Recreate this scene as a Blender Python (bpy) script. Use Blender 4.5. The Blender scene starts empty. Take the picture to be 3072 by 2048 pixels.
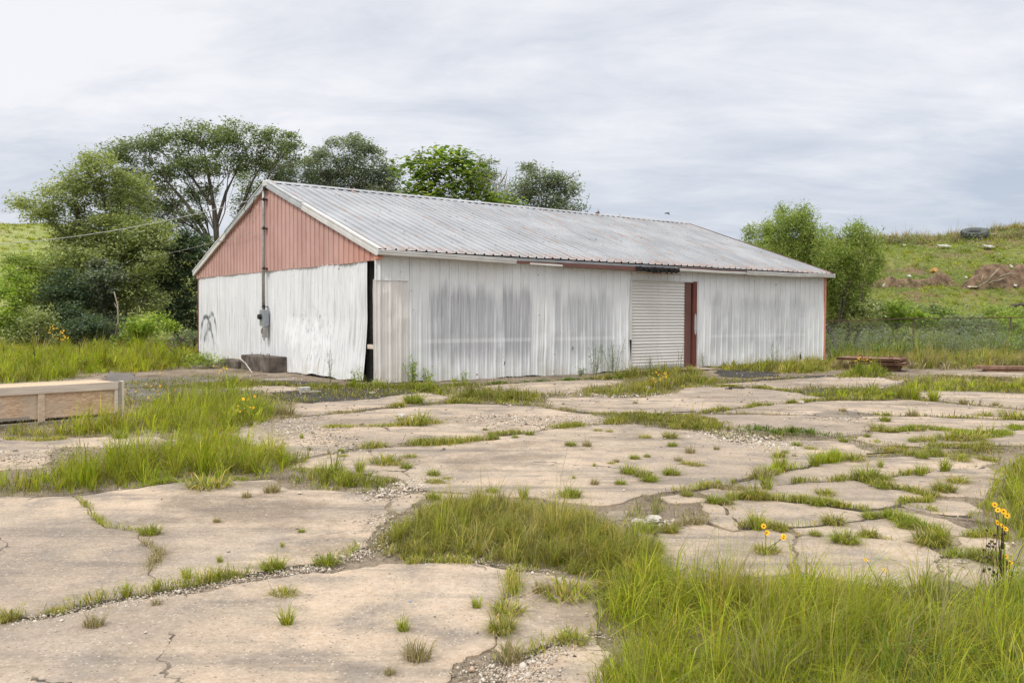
import bpy, bmesh, math, random
import numpy as np
from mathutils import Matrix, Vector
from mathutils.geometry import tessellate_polygon
rng = np.random.default_rng(7)
random.seed(7)
SC = bpy.context.scene
COL = SC.collection

# ------------------------------------------------------------------ camera
F, PITCH, ROLL, CH = 2593.2, 0.0306, 0.0039, 1.6      # focal length in px of a 3072 px wide frame
cam_d = bpy.data.cameras.new('camera')
cam_d.sensor_width = 36.0
cam_d.lens = F / 3072 * 36
cam_d.clip_start = 0.05
cam_d.clip_end = 3000
cam = bpy.data.objects.new('camera', cam_d)
COL.objects.link(cam)
cam.matrix_world = Matrix.Translation((0, 0, CH)) @ Matrix.Rotation(math.pi/2 - PITCH, 4, 'X') @ Matrix.Rotation(ROLL, 4, 'Z')
SC.camera = cam

# ------------------------------------------------------------------ world, sun, exposure
SUN_EL, SUN_AZ = math.radians(52), math.radians(215)   # azimuth clockwise from +Y: behind and left of the camera
w = bpy.data.worlds.new('World'); SC.world = w; w.use_nodes = True
nt = w.node_tree; nt.nodes.clear()
def wn(t, **k):
    n = nt.nodes.new(t)
    for a, b in k.items():
        if a.startswith('i_'): n.inputs[a[2:]].default_value = b
        else: setattr(n, a, b)
    return n
def wmath(op, a, b=None, clamp=False):
    n = nt.nodes.new('ShaderNodeMath'); n.operation = op; n.use_clamp = clamp
    for i, v in enumerate((a, b)):
        if v is None: continue
        if isinstance(v, (int, float)): n.inputs[i].default_value = v
        else: nt.links.new(v, n.inputs[i])
    return n.outputs[0]
def wmix(f, a, b):
    n = nt.nodes.new('ShaderNodeMix'); n.data_type = 'RGBA'
    for s, v in (('Factor', f), (6, a), (7, b)):
        i = n.inputs[0] if s == 'Factor' else n.inputs[s]
        if isinstance(v, (int, float)): i.default_value = v
        elif isinstance(v, tuple): i.default_value = v
        else: nt.links.new(v, i)
    return n.outputs[2]
out = wn('ShaderNodeOutputWorld'); bg = wn('ShaderNodeBackground')
bg.inputs['Strength'].default_value = 0.1
sky = wn('ShaderNodeTexSky', sky_type='NISHITA', sun_disc=False, sun_elevation=SUN_EL, sun_rotation=SUN_AZ, air_density=1.0, dust_density=2.5, ozone_density=1.0)
tc = wn('ShaderNodeTexCoord'); sep = wn('ShaderNodeSeparateXYZ')
nt.links.new(tc.outputs['Generated'], sep.inputs[0])
X, Y, Z = sep.outputs
zc = wmath('ADD', wmath('MAXIMUM', Z, 0.0), 0.22)
comb = wn('ShaderNodeCombineXYZ')
nt.links.new(wmath('DIVIDE', X, zc), comb.inputs[0]); nt.links.new(wmath('DIVIDE', Y, zc), comb.inputs[1])
def wnoise(scale, detail, rough, sc=(1, 1, 1), loc=(0, 0, 0), rot=0, dist=0.0):
    m = wn('ShaderNodeMapping'); m.inputs['Scale'].default_value = sc; m.inputs['Location'].default_value = loc
    m.inputs['Rotation'].default_value = (0, 0, rot)
    nt.links.new(comb.outputs[0], m.inputs[0])
    n = wn('ShaderNodeTexNoise', i_Scale=scale, i_Detail=detail, i_Roughness=rough, i_Distortion=dist)
    nt.links.new(m.outputs[0], n.inputs['Vector'])
    return n.outputs[0]
n1 = wnoise(1.15, 8, 0.58, (0.8, 1.1, 1), (3.1, 1.7, 0), 0.6, 0.35)     # broad banks
n2 = wnoise(3.6, 9, 0.66, (0.55, 1.2, 1), (0.3, 5.2, 0), 0.5, 0.45)       # fine streaks
# cloud sheet: thinner and bluer low on the right, thick and white higher up and to the left
thr = wmath('ADD', wmath('MULTIPLY', X, 0.11), 0.185)
h0 = wmath('MULTIPLY', wmath('SUBTRACT', Z, thr), 3.3)
h1 = wmath('ADD', h0, wmath('MULTIPLY', wmath('SUBTRACT', n1, 0.5), 2.3))
h2 = wmath('ADD', h1, wmath('MULTIPLY', wmath('SUBTRACT', n2, 0.5), 1.25))
fac = wmath('ADD', wmath('MULTIPLY', h2, 0.95), 0.56, True)
thin = wmix(wmath('MULTIPLY', wmath('SUBTRACT', 0.16, Z), 5.0, True), (4.15, 4.65, 5.6, 1), (5.3, 5.75, 6.5, 1))
c1 = wmix(fac, thin, (7.7, 7.7, 7.95, 1))
up = wmath('MULTIPLY', wmath('SUBTRACT', Z, 0.36), 1.4, True)
c2 = wmix(up, c1, (17.5, 17.4, 17.3, 1))
fin = wmix(0.90, sky.outputs[0], c2)
low = wmath('MULTIPLY', wmath('MULTIPLY', Z, -1.0), 12.0, True)
nt.links.new(fin, bg.inputs[0]); nt.links.new(bg.outputs[0], out.inputs[0])

sd = bpy.data.lights.new('sun', 'SUN'); sd.energy = 1.5; sd.angle = math.radians(10); sd.color = (1.0, 0.95, 0.87)
so = bpy.data.objects.new('sun', sd); COL.objects.link(so)
sdir = Vector((math.sin(SUN_AZ)*math.cos(SUN_EL), math.cos(SUN_AZ)*math.cos(SUN_EL), math.sin(SUN_EL)))
so.rotation_euler = sdir.to_track_quat('Z', 'Y').to_euler(); so.location = (-10, -15, 30)
SC.view_settings.view_transform = 'Standard'; SC.view_settings.look = 'None'
SC.view_settings.exposure = 0.34; SC.view_settings.gamma = 1.0; SC.view_settings.use_curve_mapping = False
SC.render.engine = 'CYCLES'; SC.cycles.max_bounces = 8; SC.cycles.diffuse_bounces = 4
SC.cycles.transparent_max_bounces = 4; SC.cycles.use_denoising = True

# ------------------------------------------------------------------ measuring helpers (photograph pixel -> place in the world)
def ray(u, v):
    u = u - 1536.0; v = v - 1024.0
    u, v = u*math.cos(ROLL)+v*math.sin(ROLL), -u*math.sin(ROLL)+v*math.cos(ROLL)
    z = -v/F
    return np.array([u/F, math.cos(PITCH)+z*math.sin(PITCH), -math.sin(PITCH)+z*math.cos(PITCH)])
CP = np.array([0, 0, CH])
def G(u, v, h=0.0):
    d = ray(u, v); return CP + d*(h-CH)/d[2]
def D(u, v, dist):                       # the point that far down the y axis
    d = ray(u, v); return CP + d*dist/d[1]
def K(u, v, dist): return D(u*1.3061, v*1.3061, dist)
def interp(x, pts):
    return np.interp(x, [p[0] for p in pts], [p[1] for p in pts])
LH = [(-260, 12.5), (-70, 13.3), (-57, 13.0), (-49, 10.6), (-40, 7.0), (-30, 3.6), (-15, 1.0), (0, -0.6)]
RH = [(-30, -0.6), (-8, 2.0), (5, 4.6), (16, 6.3), (25.5, 7.0), (31, 7.15), (36, 7.8), (80, 9.5), (260, 9.0)]
def sm(t): t = np.clip(t, 0, 1); return t*t*(3-2*t)
def vnoise(x, y, s):
    return (np.sin(x*s*1.3+1.7)*np.cos(y*s*1.1+.4)+np.sin((x+y)*s*.7+2.1)*.7+np.cos((x-1.7*y)*s*1.9)*.35+np.sin(x*s*3.1+y*s*2.3)*.2)/2.25
def hill_l(x, y): return interp(x, LH)*(0.15*sm((y-48)/20)+0.85*sm((y-55)/60)) + vnoise(x, y, .11)*.35*sm((y-50)/20) - .08*(1-sm((y-48)/6))
def hill_r(x, y):
    z = interp(x, RH)
    t = np.clip((y-37.5)/(60-37.5), 0, 1)
    prof = 0.55*t+0.45*sm(t)
    return z*prof*np.where(y > 60, 1+.0*(y-60), 1) + vnoise(x, y, .55)*.14*sm((y-37)/5) + vnoise(x, y, 1.7)*.05*sm((y-37)/5) - .08*(1-sm((y-37.5)/2))
def on_hill(u, v, f=hill_r, a=37.0, b=62.0):
    d = ray(u, v)
    for y in np.arange(a, b, 0.1):
        P = CP + d*y/d[1]
        if P[2] <= f(P[0], y): return np.array([P[0], y, float(f(P[0], y))])
    P = CP + d*b/d[1]; return np.array([P[0], b, float(f(P[0], b))])

# ------------------------------------------------------------------ object helpers
def tag(o, label=None, cat=None, group=None, kind=None):
    if label: o['label'] = label
    if cat: o['category'] = cat
    if group: o['group'] = group
    if kind: o['kind'] = kind
    return o
def link(name, me, mat=None, parent=None):
    o = bpy.data.objects.new(name, me)
    if mat is not None and me is not None and len(me.materials) == 0:
        for m in (mat if isinstance(mat, (list, tuple)) else [mat]): me.materials.append(m)
    COL.objects.link(o)
    if parent is not None: o.parent = parent
    return o
def empty(name, loc=(0, 0, 0), rz=0.0):
    o = bpy.data.objects.new(name, None); o.empty_display_size = .2
    o.location = loc; o.rotation_euler = (0, 0, rz); COL.objects.link(o); return o
def mesh_np(name, V, faces, cols=None, smooth=False, mi=None):
    """V (n,3); faces = list of index arrays of shape (m,k)"""
    me = bpy.data.meshes.new(name)
    V = np.asarray(V, dtype=np.float32)
    me.vertices.add(len(V)); me.vertices.foreach_set('co', V.ravel())
    loops = []; starts = []; s = 0
    for f in faces:
        f = np.asarray(f, dtype=np.int32)
        if len(f) == 0: continue
        loops.append(f.ravel()); m, k = f.shape
        starts.append(s + np.arange(m, dtype=np.int32)*k); s += m*k
    loops = np.concatenate(loops); starts = np.concatenate(starts)
    me.loops.add(len(loops)); me.loops.foreach_set('vertex_index', loops)
    me.polygons.add(len(starts)); me.polygons.foreach_set('loop_start', starts)
    if mi is not None: me.polygons.foreach_set('material_index', np.asarray(mi, dtype=np.int32))
    if smooth: me.polygons.foreach_set('use_smooth', np.ones(len(starts), dtype=bool))
    me.update(calc_edges=True)
    if cols is not None:
        c = np.ones((len(V), 4), dtype=np.float32); c[:, :3] = cols
        a = me.color_attributes.new('tint', 'FLOAT_COLOR', 'POINT'); a.data.foreach_set('color', c.ravel())
    me.validate()
    return me
class MB:
    def __init__(s): s.v = []; s.f = []; s.m = []
    def add(s, vs, fs, mi=0):
        o = len(s.v); s.v += [tuple(map(float, p)) for p in vs]; s.f += [tuple(i+o for i in f) for f in fs]; s.m += [mi]*len(fs)
    def box(s, a, b, mi=0, bev=0.0, mat=None, jit=0.0):
        x0, y0, z0 = a; x1, y1, z1 = b
        if bev <= 0:
            vs = [(x, y, z) for z in (z0, z1) for x, y in ((x0, y0), (x1, y0), (x1, y1), (x0, y1))]
            fs = [(0, 3, 2, 1), (4, 5, 6, 7), (0, 1, 5, 4), (1, 2, 6, 5), (2, 3, 7, 6), (3, 0, 4, 7)]
        else:
            e = bev; vs = []
            def ring(z, i): return [(x0+i+e, y0+i, z), (x1-i-e, y0+i, z), (x1-i, y0+i+e, z), (x1-i, y1-i-e, z), (x1-i-e, y1-i, z), (x0+i+e, y1-i, z), (x0+i, y1-i-e, z), (x0+i, y0+i+e, z)]
            vs = ring(z0, e*.7)+ring(z0+e, 0)+ring(z1-e, 0)+ring(z1, e*.7)
            fs = [tuple(reversed(range(8))), tuple(range(24, 32))]
            for r in range(3):
                for k in range(8):
                    fs.append((r*8+k, r*8+(k+1) % 8, r*8+8+(k+1) % 8, r*8+8+k))
        if jit: vs = [(x+random.uniform(-jit, jit), y+random.uniform(-jit, jit), z+random.uniform(-jit, jit)) for x, y, z in vs]
        if mat is not None: vs = [tuple(mat @ Vector(p)) for p in vs]
        s.add(vs, fs, mi)
    def tube(s, pts, rad, n=6, mi=0, cap=True):
        pts = [Vector(p) for p in pts]
        if not hasattr(rad, '__len__'): rad = [rad]*len(pts)
        o = len(s.v); ref = Vector((0.13, 0.07, 1))
        for i, p in enumerate(pts):
            t = (pts[min(i+1, len(pts)-1)]-pts[max(i-1, 0)])
            if t.length < 1e-9: t = Vector((0, 0, 1))
            t.normalize()
            r = ref if abs(t.dot(ref.normalized())) < .96 else Vector((1, .1, 0))
            a = t.cross(r).normalized(); b = t.cross(a)
            for k in range(n):
                q = p + a*math.cos(2*math.pi*k/n)*rad[i] + b*math.sin(2*math.pi*k/n)*rad[i]
                s.v.append(tuple(q))
        for i in range(len(pts)-1):
            for k in range(n):
                s.f.append((o+i*n+k, o+i*n+(k+1) % n, o+(i+1)*n+(k+1) % n, o+(i+1)*n+k)); s.m.append(mi)
        if cap:
            s.f.append(tuple(o+k for k in reversed(range(n)))); s.m.append(mi)
            s.f.append(tuple(o+(len(pts)-1)*n+k for k in range(n))); s.m.append(mi)
    def sheet(s, rows, mi=0):
        n = len(rows[0]); o = len(s.v)
        for r in rows: s.v += [tuple(map(float, p)) for p in r]
        for i in range(len(rows)-1):
            for k in range(n-1):
                s.f.append((o+i*n+k, o+i*n+k+1, o+(i+1)*n+k+1, o+(i+1)*n+k)); s.m.append(mi)
    def build(s, name, mat, parent=None, smooth=False):
        me = bpy.data.meshes.new(name); me.from_pydata(s.v, [], s.f)
        me.polygons.foreach_set('material_index', s.m)
        if smooth: me.polygons.foreach_set('use_smooth', [True]*len(me.polygons))
        me.update()
        return link(name, me, mat, parent)

# ------------------------------------------------------------------ materials
class NT:
    def __init__(s, name, rough=.7, spec=.3, metal=0.0):
        s.m = bpy.data.materials.new(name); s.m.use_nodes = True; s.t = s.m.node_tree
        s.b = s.t.nodes['Principled BSDF']; s.b.inputs['Roughness'].default_value = rough
        s.b.inputs['Specular IOR Level'].default_value = spec; s.b.inputs['Metallic'].default_value = metal
        s.co = s.t.nodes.new('ShaderNodeTexCoord').outputs['Object']
    def L(s, a, i):
        if isinstance(a, (int, float)): i.default_value = a
        elif isinstance(a, tuple): i.default_value = a if len(a) == 4 or i.type == 'VECTOR' else (*a, 1)
        else: s.t.links.new(a, i)
    def map(s, sc=(1, 1, 1), loc=(0, 0, 0), rot=(0, 0, 0), src=None):
        n = s.t.nodes.new('ShaderNodeMapping'); n.inputs['Scale'].default_value = sc; n.inputs['Location'].default_value = loc
        n.inputs['Rotation'].default_value = rot; s.t.links.new(src or s.co, n.inputs[0]); return n.outputs[0]
    def noise(s, scale, detail=5, rough=.55, vec=None, dist=0.0, col=False):
        n = s.t.nodes.new('ShaderNodeTexNoise'); n.inputs['Scale'].default_value = scale; n.inputs['Detail'].default_value = detail
        n.inputs['Roughness'].default_value = rough; n.inputs['Distortion'].default_value = dist
        s.t.links.new(vec or s.co, n.inputs['Vector']); return n.outputs[1 if col else 0]
    def vor(s, scale, feature='F1', vec=None, rand=1.0, out='Distance'):
        n = s.t.nodes.new('ShaderNodeTexVoronoi'); n.feature = feature; n.inputs['Scale'].default_value = scale
        n.inputs['Randomness'].default_value = rand; s.t.links.new(vec or s.co, n.inputs['Vector']); return n.outputs[out]
    def math(s, op, a, b=None, clamp=False):
        n = s.t.nodes.new('ShaderNodeMath'); n.operation = op; n.use_clamp = clamp
        s.L(a, n.inputs[0])
        if b is not None: s.L(b, n.inputs[1])
        return n.outputs[0]
    def rng(s, v, a, b, c=0.0, d=1.0, smooth=True):
        n = s.t.nodes.new('ShaderNodeMapRange'); n.interpolation_type = 'SMOOTHSTEP' if smooth else 'LINEAR'
        s.L(v, n.inputs[0])
        for i, x in enumerate((a, b, c, d)): s.L(x, n.inputs[i+1])
        return n.outputs[0]
    def mix(s, f, a, b, mode='MIX'):
        n = s.t.nodes.new('ShaderNodeMix'); n.data_type = 'RGBA'; n.blend_type = mode
        s.L(f, n.inputs[0]); s.L(a, n.inputs[6]); s.L(b, n.inputs[7]); return n.outputs[2]
    def xyz(s, src=None):
        n = s.t.nodes.new('ShaderNodeSeparateXYZ'); s.t.links.new(src or s.co, n.inputs[0]); return n.outputs
    def vec(s, x, y, z):
        n = s.t.nodes.new('ShaderNodeCombineXYZ')
        for i, v in enumerate((x, y, z)): s.L(v, n.inputs[i])
        return n.outputs[0]
    def attr(s, name='tint'):
        n = s.t.nodes.new('ShaderNodeAttribute'); n.attribute_name = name; return n.outputs['Color']
    def color(s, c): s.L(c, s.b.inputs['Base Color']); return s
    def rough(s, c): s.L(c, s.b.inputs['Roughness']); return s
    def bump(s, h, strength=.3, dist=.01):
        n = s.t.nodes.new('ShaderNodeBump'); n.inputs['Strength'].default_value = strength; n.inputs['Distance'].default_value = dist
        s.t.links.new(h, n.inputs['Height']); s.t.links.new(n.outputs[0], s.b.inputs['Normal']); return s

def mat_plain(name, c, rough=.7, metal=0.0, var=.25, scale=6.0, spec=.3, bump=0.0):
    n = NT(name, rough, spec, metal)
    f = n.noise(scale, 6, .6)
    lo = tuple(x*(1-var) for x in c); hi = tuple(min(1, x*(1+var)) for x in c)
    n.color(n.mix(n.rng(f, .3, .7), lo, hi))
    if bump: n.bump(n.noise(scale*5, 4), bump, .01)
    return n.m

def mat_concrete():
    n = NT('weathered_concrete', .9, .2)
    big = n.noise(.35, 6, .6, dist=.6); mid = n.noise(2.2, 7, .65); fine = n.noise(38, 5, .7)
    c = n.mix(n.rng(big, .32, .68), (.41, .335, .258), (.60, .475, .355))
    c = n.mix(n.rng(mid, .42, .72), c, (.27, .235, .20))
    st = n.noise(1.1, 8, .7, n.map((.35, 2.2, 1), (4, 2, 0), (0, 0, .75)))
    c = n.mix(n.math('MULTIPLY', n.rng(st, .46, .66), .8), c, (.20, .178, .155))
    c = n.mix(n.math('MULTIPLY', n.rng(n.noise(.8, 6, .6, n.map(loc=(9, 3, 0))), .5, .72), .6), c, (.60, .50, .40))
    gl = n.noise(.22, 5, .6, n.map(loc=(3, 2, 0)))
    c = n.mix(n.math('MULTIPLY', n.rng(gl, .48, .62), .5), c, (.24, .205, .175))
    dirt = n.noise(.45, 9, .72, n.map(loc=(1, 8, 0)))
    c = n.mix(n.math('MULTIPLY', n.rng(dirt, .50, .64), .7), c, (.20, .16, .12))
    v = n.vor(52); vc = n.vor(52, out='Color')
    r, g, b = n.xyz(vc)
    peb = n.math('MULTIPLY', n.rng(v, .5, .2), n.rng(r, .55, .9))
    c = n.mix(n.math('MULTIPLY', peb, .55), c, (.66, .57, .46))
    dk = n.math('MULTIPLY', n.rng(v, .4, .2), n.rng(g, .72, .95))
    c = n.mix(n.math('MULTIPLY', dk, .75), c, (.15, .12, .095))
    v2 = n.vor(24); r2, g2, b2 = n.xyz(n.vor(24, out='Color'))
    sc = n.math('MULTIPLY', n.rng(v2, .35, .16), n.rng(r2, .93, .98))
    c = n.mix(n.math('MULTIPLY', n.math('MULTIPLY', sc, .4), n.rng(n.noise(.9, 4), .42, .62)), c, (.68, .62, .54))
    wob = n.mix(.35, n.co, n.noise(2.5, 5, .6, col=True), 'ADD')
    e = n.vor(.42, 'DISTANCE_TO_EDGE', wob); gate = n.rng(n.noise(.9, 4, .6, n.map(loc=(2, 7, 0))), .50, .58)
    wdt = n.rng(n.noise(3, 3), .35, .7, .001, .009)
    crk = n.math('MULTIPLY', n.rng(n.math('DIVIDE', e, wdt), 1.0, .4), gate)
    c = n.mix(n.math('MULTIPLY', crk, .85), c, (.055, .045, .035))
    c = n.mix(n.rng(fine, .35, .7, 0, .5), c, (.6, .53, .45), 'MULTIPLY')
    n.color(c)
    h = n.math('ADD', n.math('MULTIPLY', fine, .6), n.math('MULTIPLY', n.rng(v, .5, .1), .5))
    h = n.math('SUBTRACT', h, n.math('MULTIPLY', crk, 2.5))
    n.bump(n.math('ADD', h, n.math('MULTIPLY', mid, .8)), .45, .012)
    return n.m

def mat_soil():
    n = NT('dry_soil_and_grit', .95, .15)
    big = n.noise(.5, 6, .6); f = n.noise(30, 6, .7)
    c = n.mix(n.rng(big, .35, .65), (.22, .175, .125), (.40, .325, .245))
    c = n.mix(n.rng(n.noise(1.9, 8, .7), .50, .66), c, (.085, .063, .045))
    v = n.vor(60); r, g, b = n.xyz(n.vor(60, out='Color'))
    c = n.mix(n.math('MULTIPLY', n.rng(v, .5, .25), n.rng(r, .55, .8)), c, (.50, .44, .36))
    gx = n.noise(.06, 4, .5)
    c = n.mix(n.rng(gx, .5, .6, 0, .3), c, (.09, .11, .03))
    n.color(n.mix(n.rng(f, .3, .7, 0, .5), c, (.12, .09, .06)))
    n.bump(n.math('ADD', f, n.rng(v, .5, .1)), .7, .02)
    return n.m

def mat_asphalt(name='dark_asphalt', c0=(.022, .019, .017), c1=(.062, .054, .046), rough=.8):
    n = NT(name, rough, .35)
    c = n.mix(n.rng(n.noise(1.5, 7, .65), .35, .7), c0, c1)
    v = n.vor(70); r, g, b = n.xyz(n.vor(70, out='Color'))
    c = n.mix(n.math('MULTIPLY', n.rng(v, .45, .2), n.rng(r, .9, .98)), c, (.25, .22, .18))
    n.color(c); n.bump(n.noise(40, 5, .7), .6, .012)
    return n.m

def mat_hill(green, green2, dirt, dscale=.35, thresh=(.52, .66)):
    n = NT('hillside_turf', .95, .1)
    a = n.noise(.25, 7, .62); b = n.noise(1.3, 7, .7); d = n.noise(dscale, 6, .65, n.map(loc=(5, 1, 3)))
    c = n.mix(n.rng(a, .35, .65), green, green2)
    c = n.mix(n.rng(b, .45, .75, 0, .7), c, tuple(x*.5 for x in green))
    c = n.mix(n.rng(d, thresh[0], thresh[1], 0, .9), c, dirt)
    n.color(c); n.bump(n.noise(5, 6, .7), .8, .15)
    return n.m

def mat_leaf(name='leaves', transl=.3, rough=.55, spec=.2):
    n = NT(name, rough, spec)
    c = n.attr(); n.color(c)
    t = n.t.nodes.new('ShaderNodeBsdfTranslucent'); mx = n.t.nodes.new('ShaderNodeMixShader')
    n.L(n.mix(1.0, c, (1.15, 1.2, .6), 'MULTIPLY'), t.inputs[0])
    mx.inputs[0].default_value = transl
    n.t.links.new(n.b.outputs[0], mx.inputs[1]); n.t.links.new(t.outputs[0], mx.inputs[2])
    n.t.links.new(mx.outputs[0], n.t.nodes['Material Output'].inputs[0])
    return n.m
def mat_tint(name, rough=.8, spec=.2):
    n = NT(name, rough, spec); n.color(n.attr()); return n.m

def mat_bark(name, c):
    n = NT(name, .95, .1)
    f = n.noise(6, 6, .7, n.map((1, 1, .25)))
    n.color(n.mix(n.rng(f, .3, .7), tuple(x*.6 for x in c), tuple(min(1, x*1.4) for x in c))); n.bump(f, .8, .04)
    return n.m

# painted sheet metal of the walls; object space of the building: x along the front, y along the gable, z up
def mat_wall(name, axis, cream=False):
    n = NT(name, .5, .35)
    x, y, z = n.xyz()
    a = x if axis == 'x' else y
    base = (.81, .825, .835) if not cream else (.75, .715, .685)
    strip = n.math('FLOOR', n.math('DIVIDE', a, .274))
    wn_ = n.t.nodes.new('ShaderNodeTexWhiteNoise'); wn_.noise_dimensions = '1D'; n.t.links.new(strip, wn_.inputs['W'])
    rnd = wn_.outputs[0]
    stv = n.noise(1.0, 6, .65, n.map((9, 9, .55))); st2 = n.noise(1.0, 5, .6, n.map((26, 26, .35), (3, 1, 2)))
    patch = n.noise(.55, 4, .55, n.map((1, 1, .6), (1, 4, 2)))
    if axis == 'x':
        rz = n.math('SUBTRACT', z, n.math('MULTIPLY', rnd, .38))
        top = n.rng(rz, n.math('ADD', 1.75, n.math('ADD', n.math('MULTIPLY', stv, .6), n.math('MULTIPLY', st2, .3))), n.math('ADD', 1.30, n.math('MULTIPLY', stv, .85)))
        bot = n.rng(n.math('ADD', z, n.math('MULTIPLY', stv, .7)), .55, 1.15)
        r1 = n.math('MULTIPLY', n.rng(n.math('ADD', x, n.math('MULTIPLY', patch, .8)), 1.2, 1.9), n.rng(x, 4.56, 4.40))
        r2 = n.math('MULTIPLY', n.rng(x, 5.15, 5.4), n.rng(x, 7.6, 7.2))
        r3 = n.math('MULTIPLY', n.rng(x, 11.4, 11.7), n.rng(x, 16.8, 16.4))
        reg = n.math('ADD', r1, n.math('ADD', n.math('MULTIPLY', r2, .85), n.math('MULTIPLY', r3, .62)))
        m = n.math('MULTIPLY', n.math('MULTIPLY', top, bot), reg)
        m = n.math('MULTIPLY', m, n.rng(rnd, 0, .5, .6, 1))
        m = n.math('MULTIPLY', m, n.rng(n.math('ADD', n.math('MULTIPLY', stv, .55), n.math('MULTIPLY', patch, .5)), .34, .56, .5, 1))
        band = n.math('MULTIPLY', n.rng(z, .90, .94), n.rng(z, 1.04, .99))      # girt line, where the paint has held
        m = n.math('MULTIPLY', m, n.math('SUBTRACT', 1, n.math('MULTIPLY', band, .45)), True)
        amt = .95
    else:
        m = n.math('MULTIPLY', n.rng(stv, .50, .72), n.math('MULTIPLY', n.rng(z, .15, .7), n.rng(z, 2.3, 1.7)))
        m = n.math('ADD', m, n.math('MULTIPLY', n.rng(st2, .50, .66), .8), True)
        amt = .7
    worn = n.mix(n.rng(st2, .35, .65), (.38, .395, .425), (.53, .54, .565))
    c = n.mix(n.rng(n.noise(1.4, 5, .6), .3, .7), tuple(v*.93 for v in base), base)
    c = n.mix(n.rng(rnd, 0, 1, 0, .10), c, (.45, .45, .45))
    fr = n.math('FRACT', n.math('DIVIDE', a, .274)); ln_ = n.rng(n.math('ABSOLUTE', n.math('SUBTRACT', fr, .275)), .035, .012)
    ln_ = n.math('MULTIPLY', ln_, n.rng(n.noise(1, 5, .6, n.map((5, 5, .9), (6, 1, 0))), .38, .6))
    c = n.mix(n.math('MULTIPLY', m, amt, True), c, worn)
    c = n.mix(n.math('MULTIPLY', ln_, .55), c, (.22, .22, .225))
    if axis == 'y':     # sooty arcs sprayed on the far end of the gable wall, smudges further right
        for (cy, cz, r, wd, am) in ((12.2, .55, .95, .13, 1.0), (11.6, .75, .85, .12, .9), (11.9, .2, .9, .12, .8)):
            dy = n.math('DIVIDE', n.math('SUBTRACT', y, cy), .62); dz = n.math('SUBTRACT', z, cz)
            rr = n.math('SQRT', n.math('ADD', n.math('MULTIPLY', dy, dy), n.math('MULTIPLY', dz, dz)))
            ring = n.rng(n.math('ABSOLUTE', n.math('SUBTRACT', rr, r)), wd, .01)
            ring = n.math('MULTIPLY', ring, n.math('MULTIPLY', n.rng(dz, -.4, .2), n.rng(n.noise(3, 5, .7), .28, .55)))
            c = n.mix(n.math('MULTIPLY', ring, am), c, (.13, .14, .16))
        for (cy, cz, ry, rz, am) in ((3.5, 1.45, .9, .5, .75), (12.1, 1.0, .35, .55, .85), (3.2, .6, .4, .25, .4), (11.3, .4, .5, .4, .5)):
            dy = n.math('DIVIDE', n.math('SUBTRACT', y, cy), ry); dz = n.math('DIVIDE', n.math('SUBTRACT', z, cz), rz)
            rr = n.math('ADD', n.math('MULTIPLY', dy, dy), n.math('MULTIPLY', dz, dz))
            bl = n.math('MULTIPLY', n.rng(rr, 1, .1), n.rng(n.noise(4.5, 6, .75, n.map((1, 1, .6), (cy, 0, 0))), .47, .66))
            c = n.mix(n.math('MULTIPLY', bl, am), c, (.20, .21, .235))
    # drips of rust and green-brown splash at the foot
    dr2 = n.noise(1.0, 6, .65, n.map((24, 24, .6), (2, 5, 1)))
    c = n.mix(n.math('MULTIPLY', n.rng(dr2, .62, .72), n.rng(z, 1.6, 2.9, 0, .55)), c, (.33, .22, .15))
    dr = n.noise(1.0, 5, .6, n.map((11, 11, .8), (7, 2, 5)))
    c = n.mix(n.math('MULTIPLY', n.rng(dr, .60, .74), n.rng(z, 1.3, .1, 0, .45)), c, (.42, .27, .14))
    foot = n.math('MULTIPLY', n.rng(z, .55, .0), n.rng(n.noise(1.7, 5, .6), .35, .7))
    c = n.mix(n.math('MULTIPLY', foot, .45), c, (.36, .33, .20))
    # screw heads: rows of little dark spots
    v = n.vor(1.0, vec=n.vec(n.math('DIVIDE', a, .274), 0.0, n.math('DIVIDE', z, .52)), rand=.25)
    c = n.mix(n.math('MULTIPLY', n.rng(v, .055, .03), n.rng(rnd, .3, .6)), c, (.16, .13, .11))
    sp = n.vor(2.3); c = n.mix(n.math('MULTIPLY', n.rng(sp, .035, .02), .8), c, (.08, .06, .05))
    n.color(c); n.bump(n.math('ADD', n.noise(3, 4, .5), n.math('MULTIPLY', st2, .12)), .22, .03)
    return n.m

def mat_pink():
    n = NT('faded_red_sheet', .6, .25)
    x, y, z = n.xyz()
    c = n.mix(n.rng(n.noise(.9, 6, .6), .3, .7), (.47, .285, .245), (.56, .36, .315))
    c = n.mix(n.rng(n.noise(1, 5, .6, n.map((14, 14, .4))), .45, .7, 0, .5), c, (.62, .45, .41))
    c = n.mix(n.rng(y, 2.6, .2, 0, .5), c, (.60, .27, .19))
    n.color(c); n.bump(n.noise(3, 4), .15, .02)
    return n.m

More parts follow.
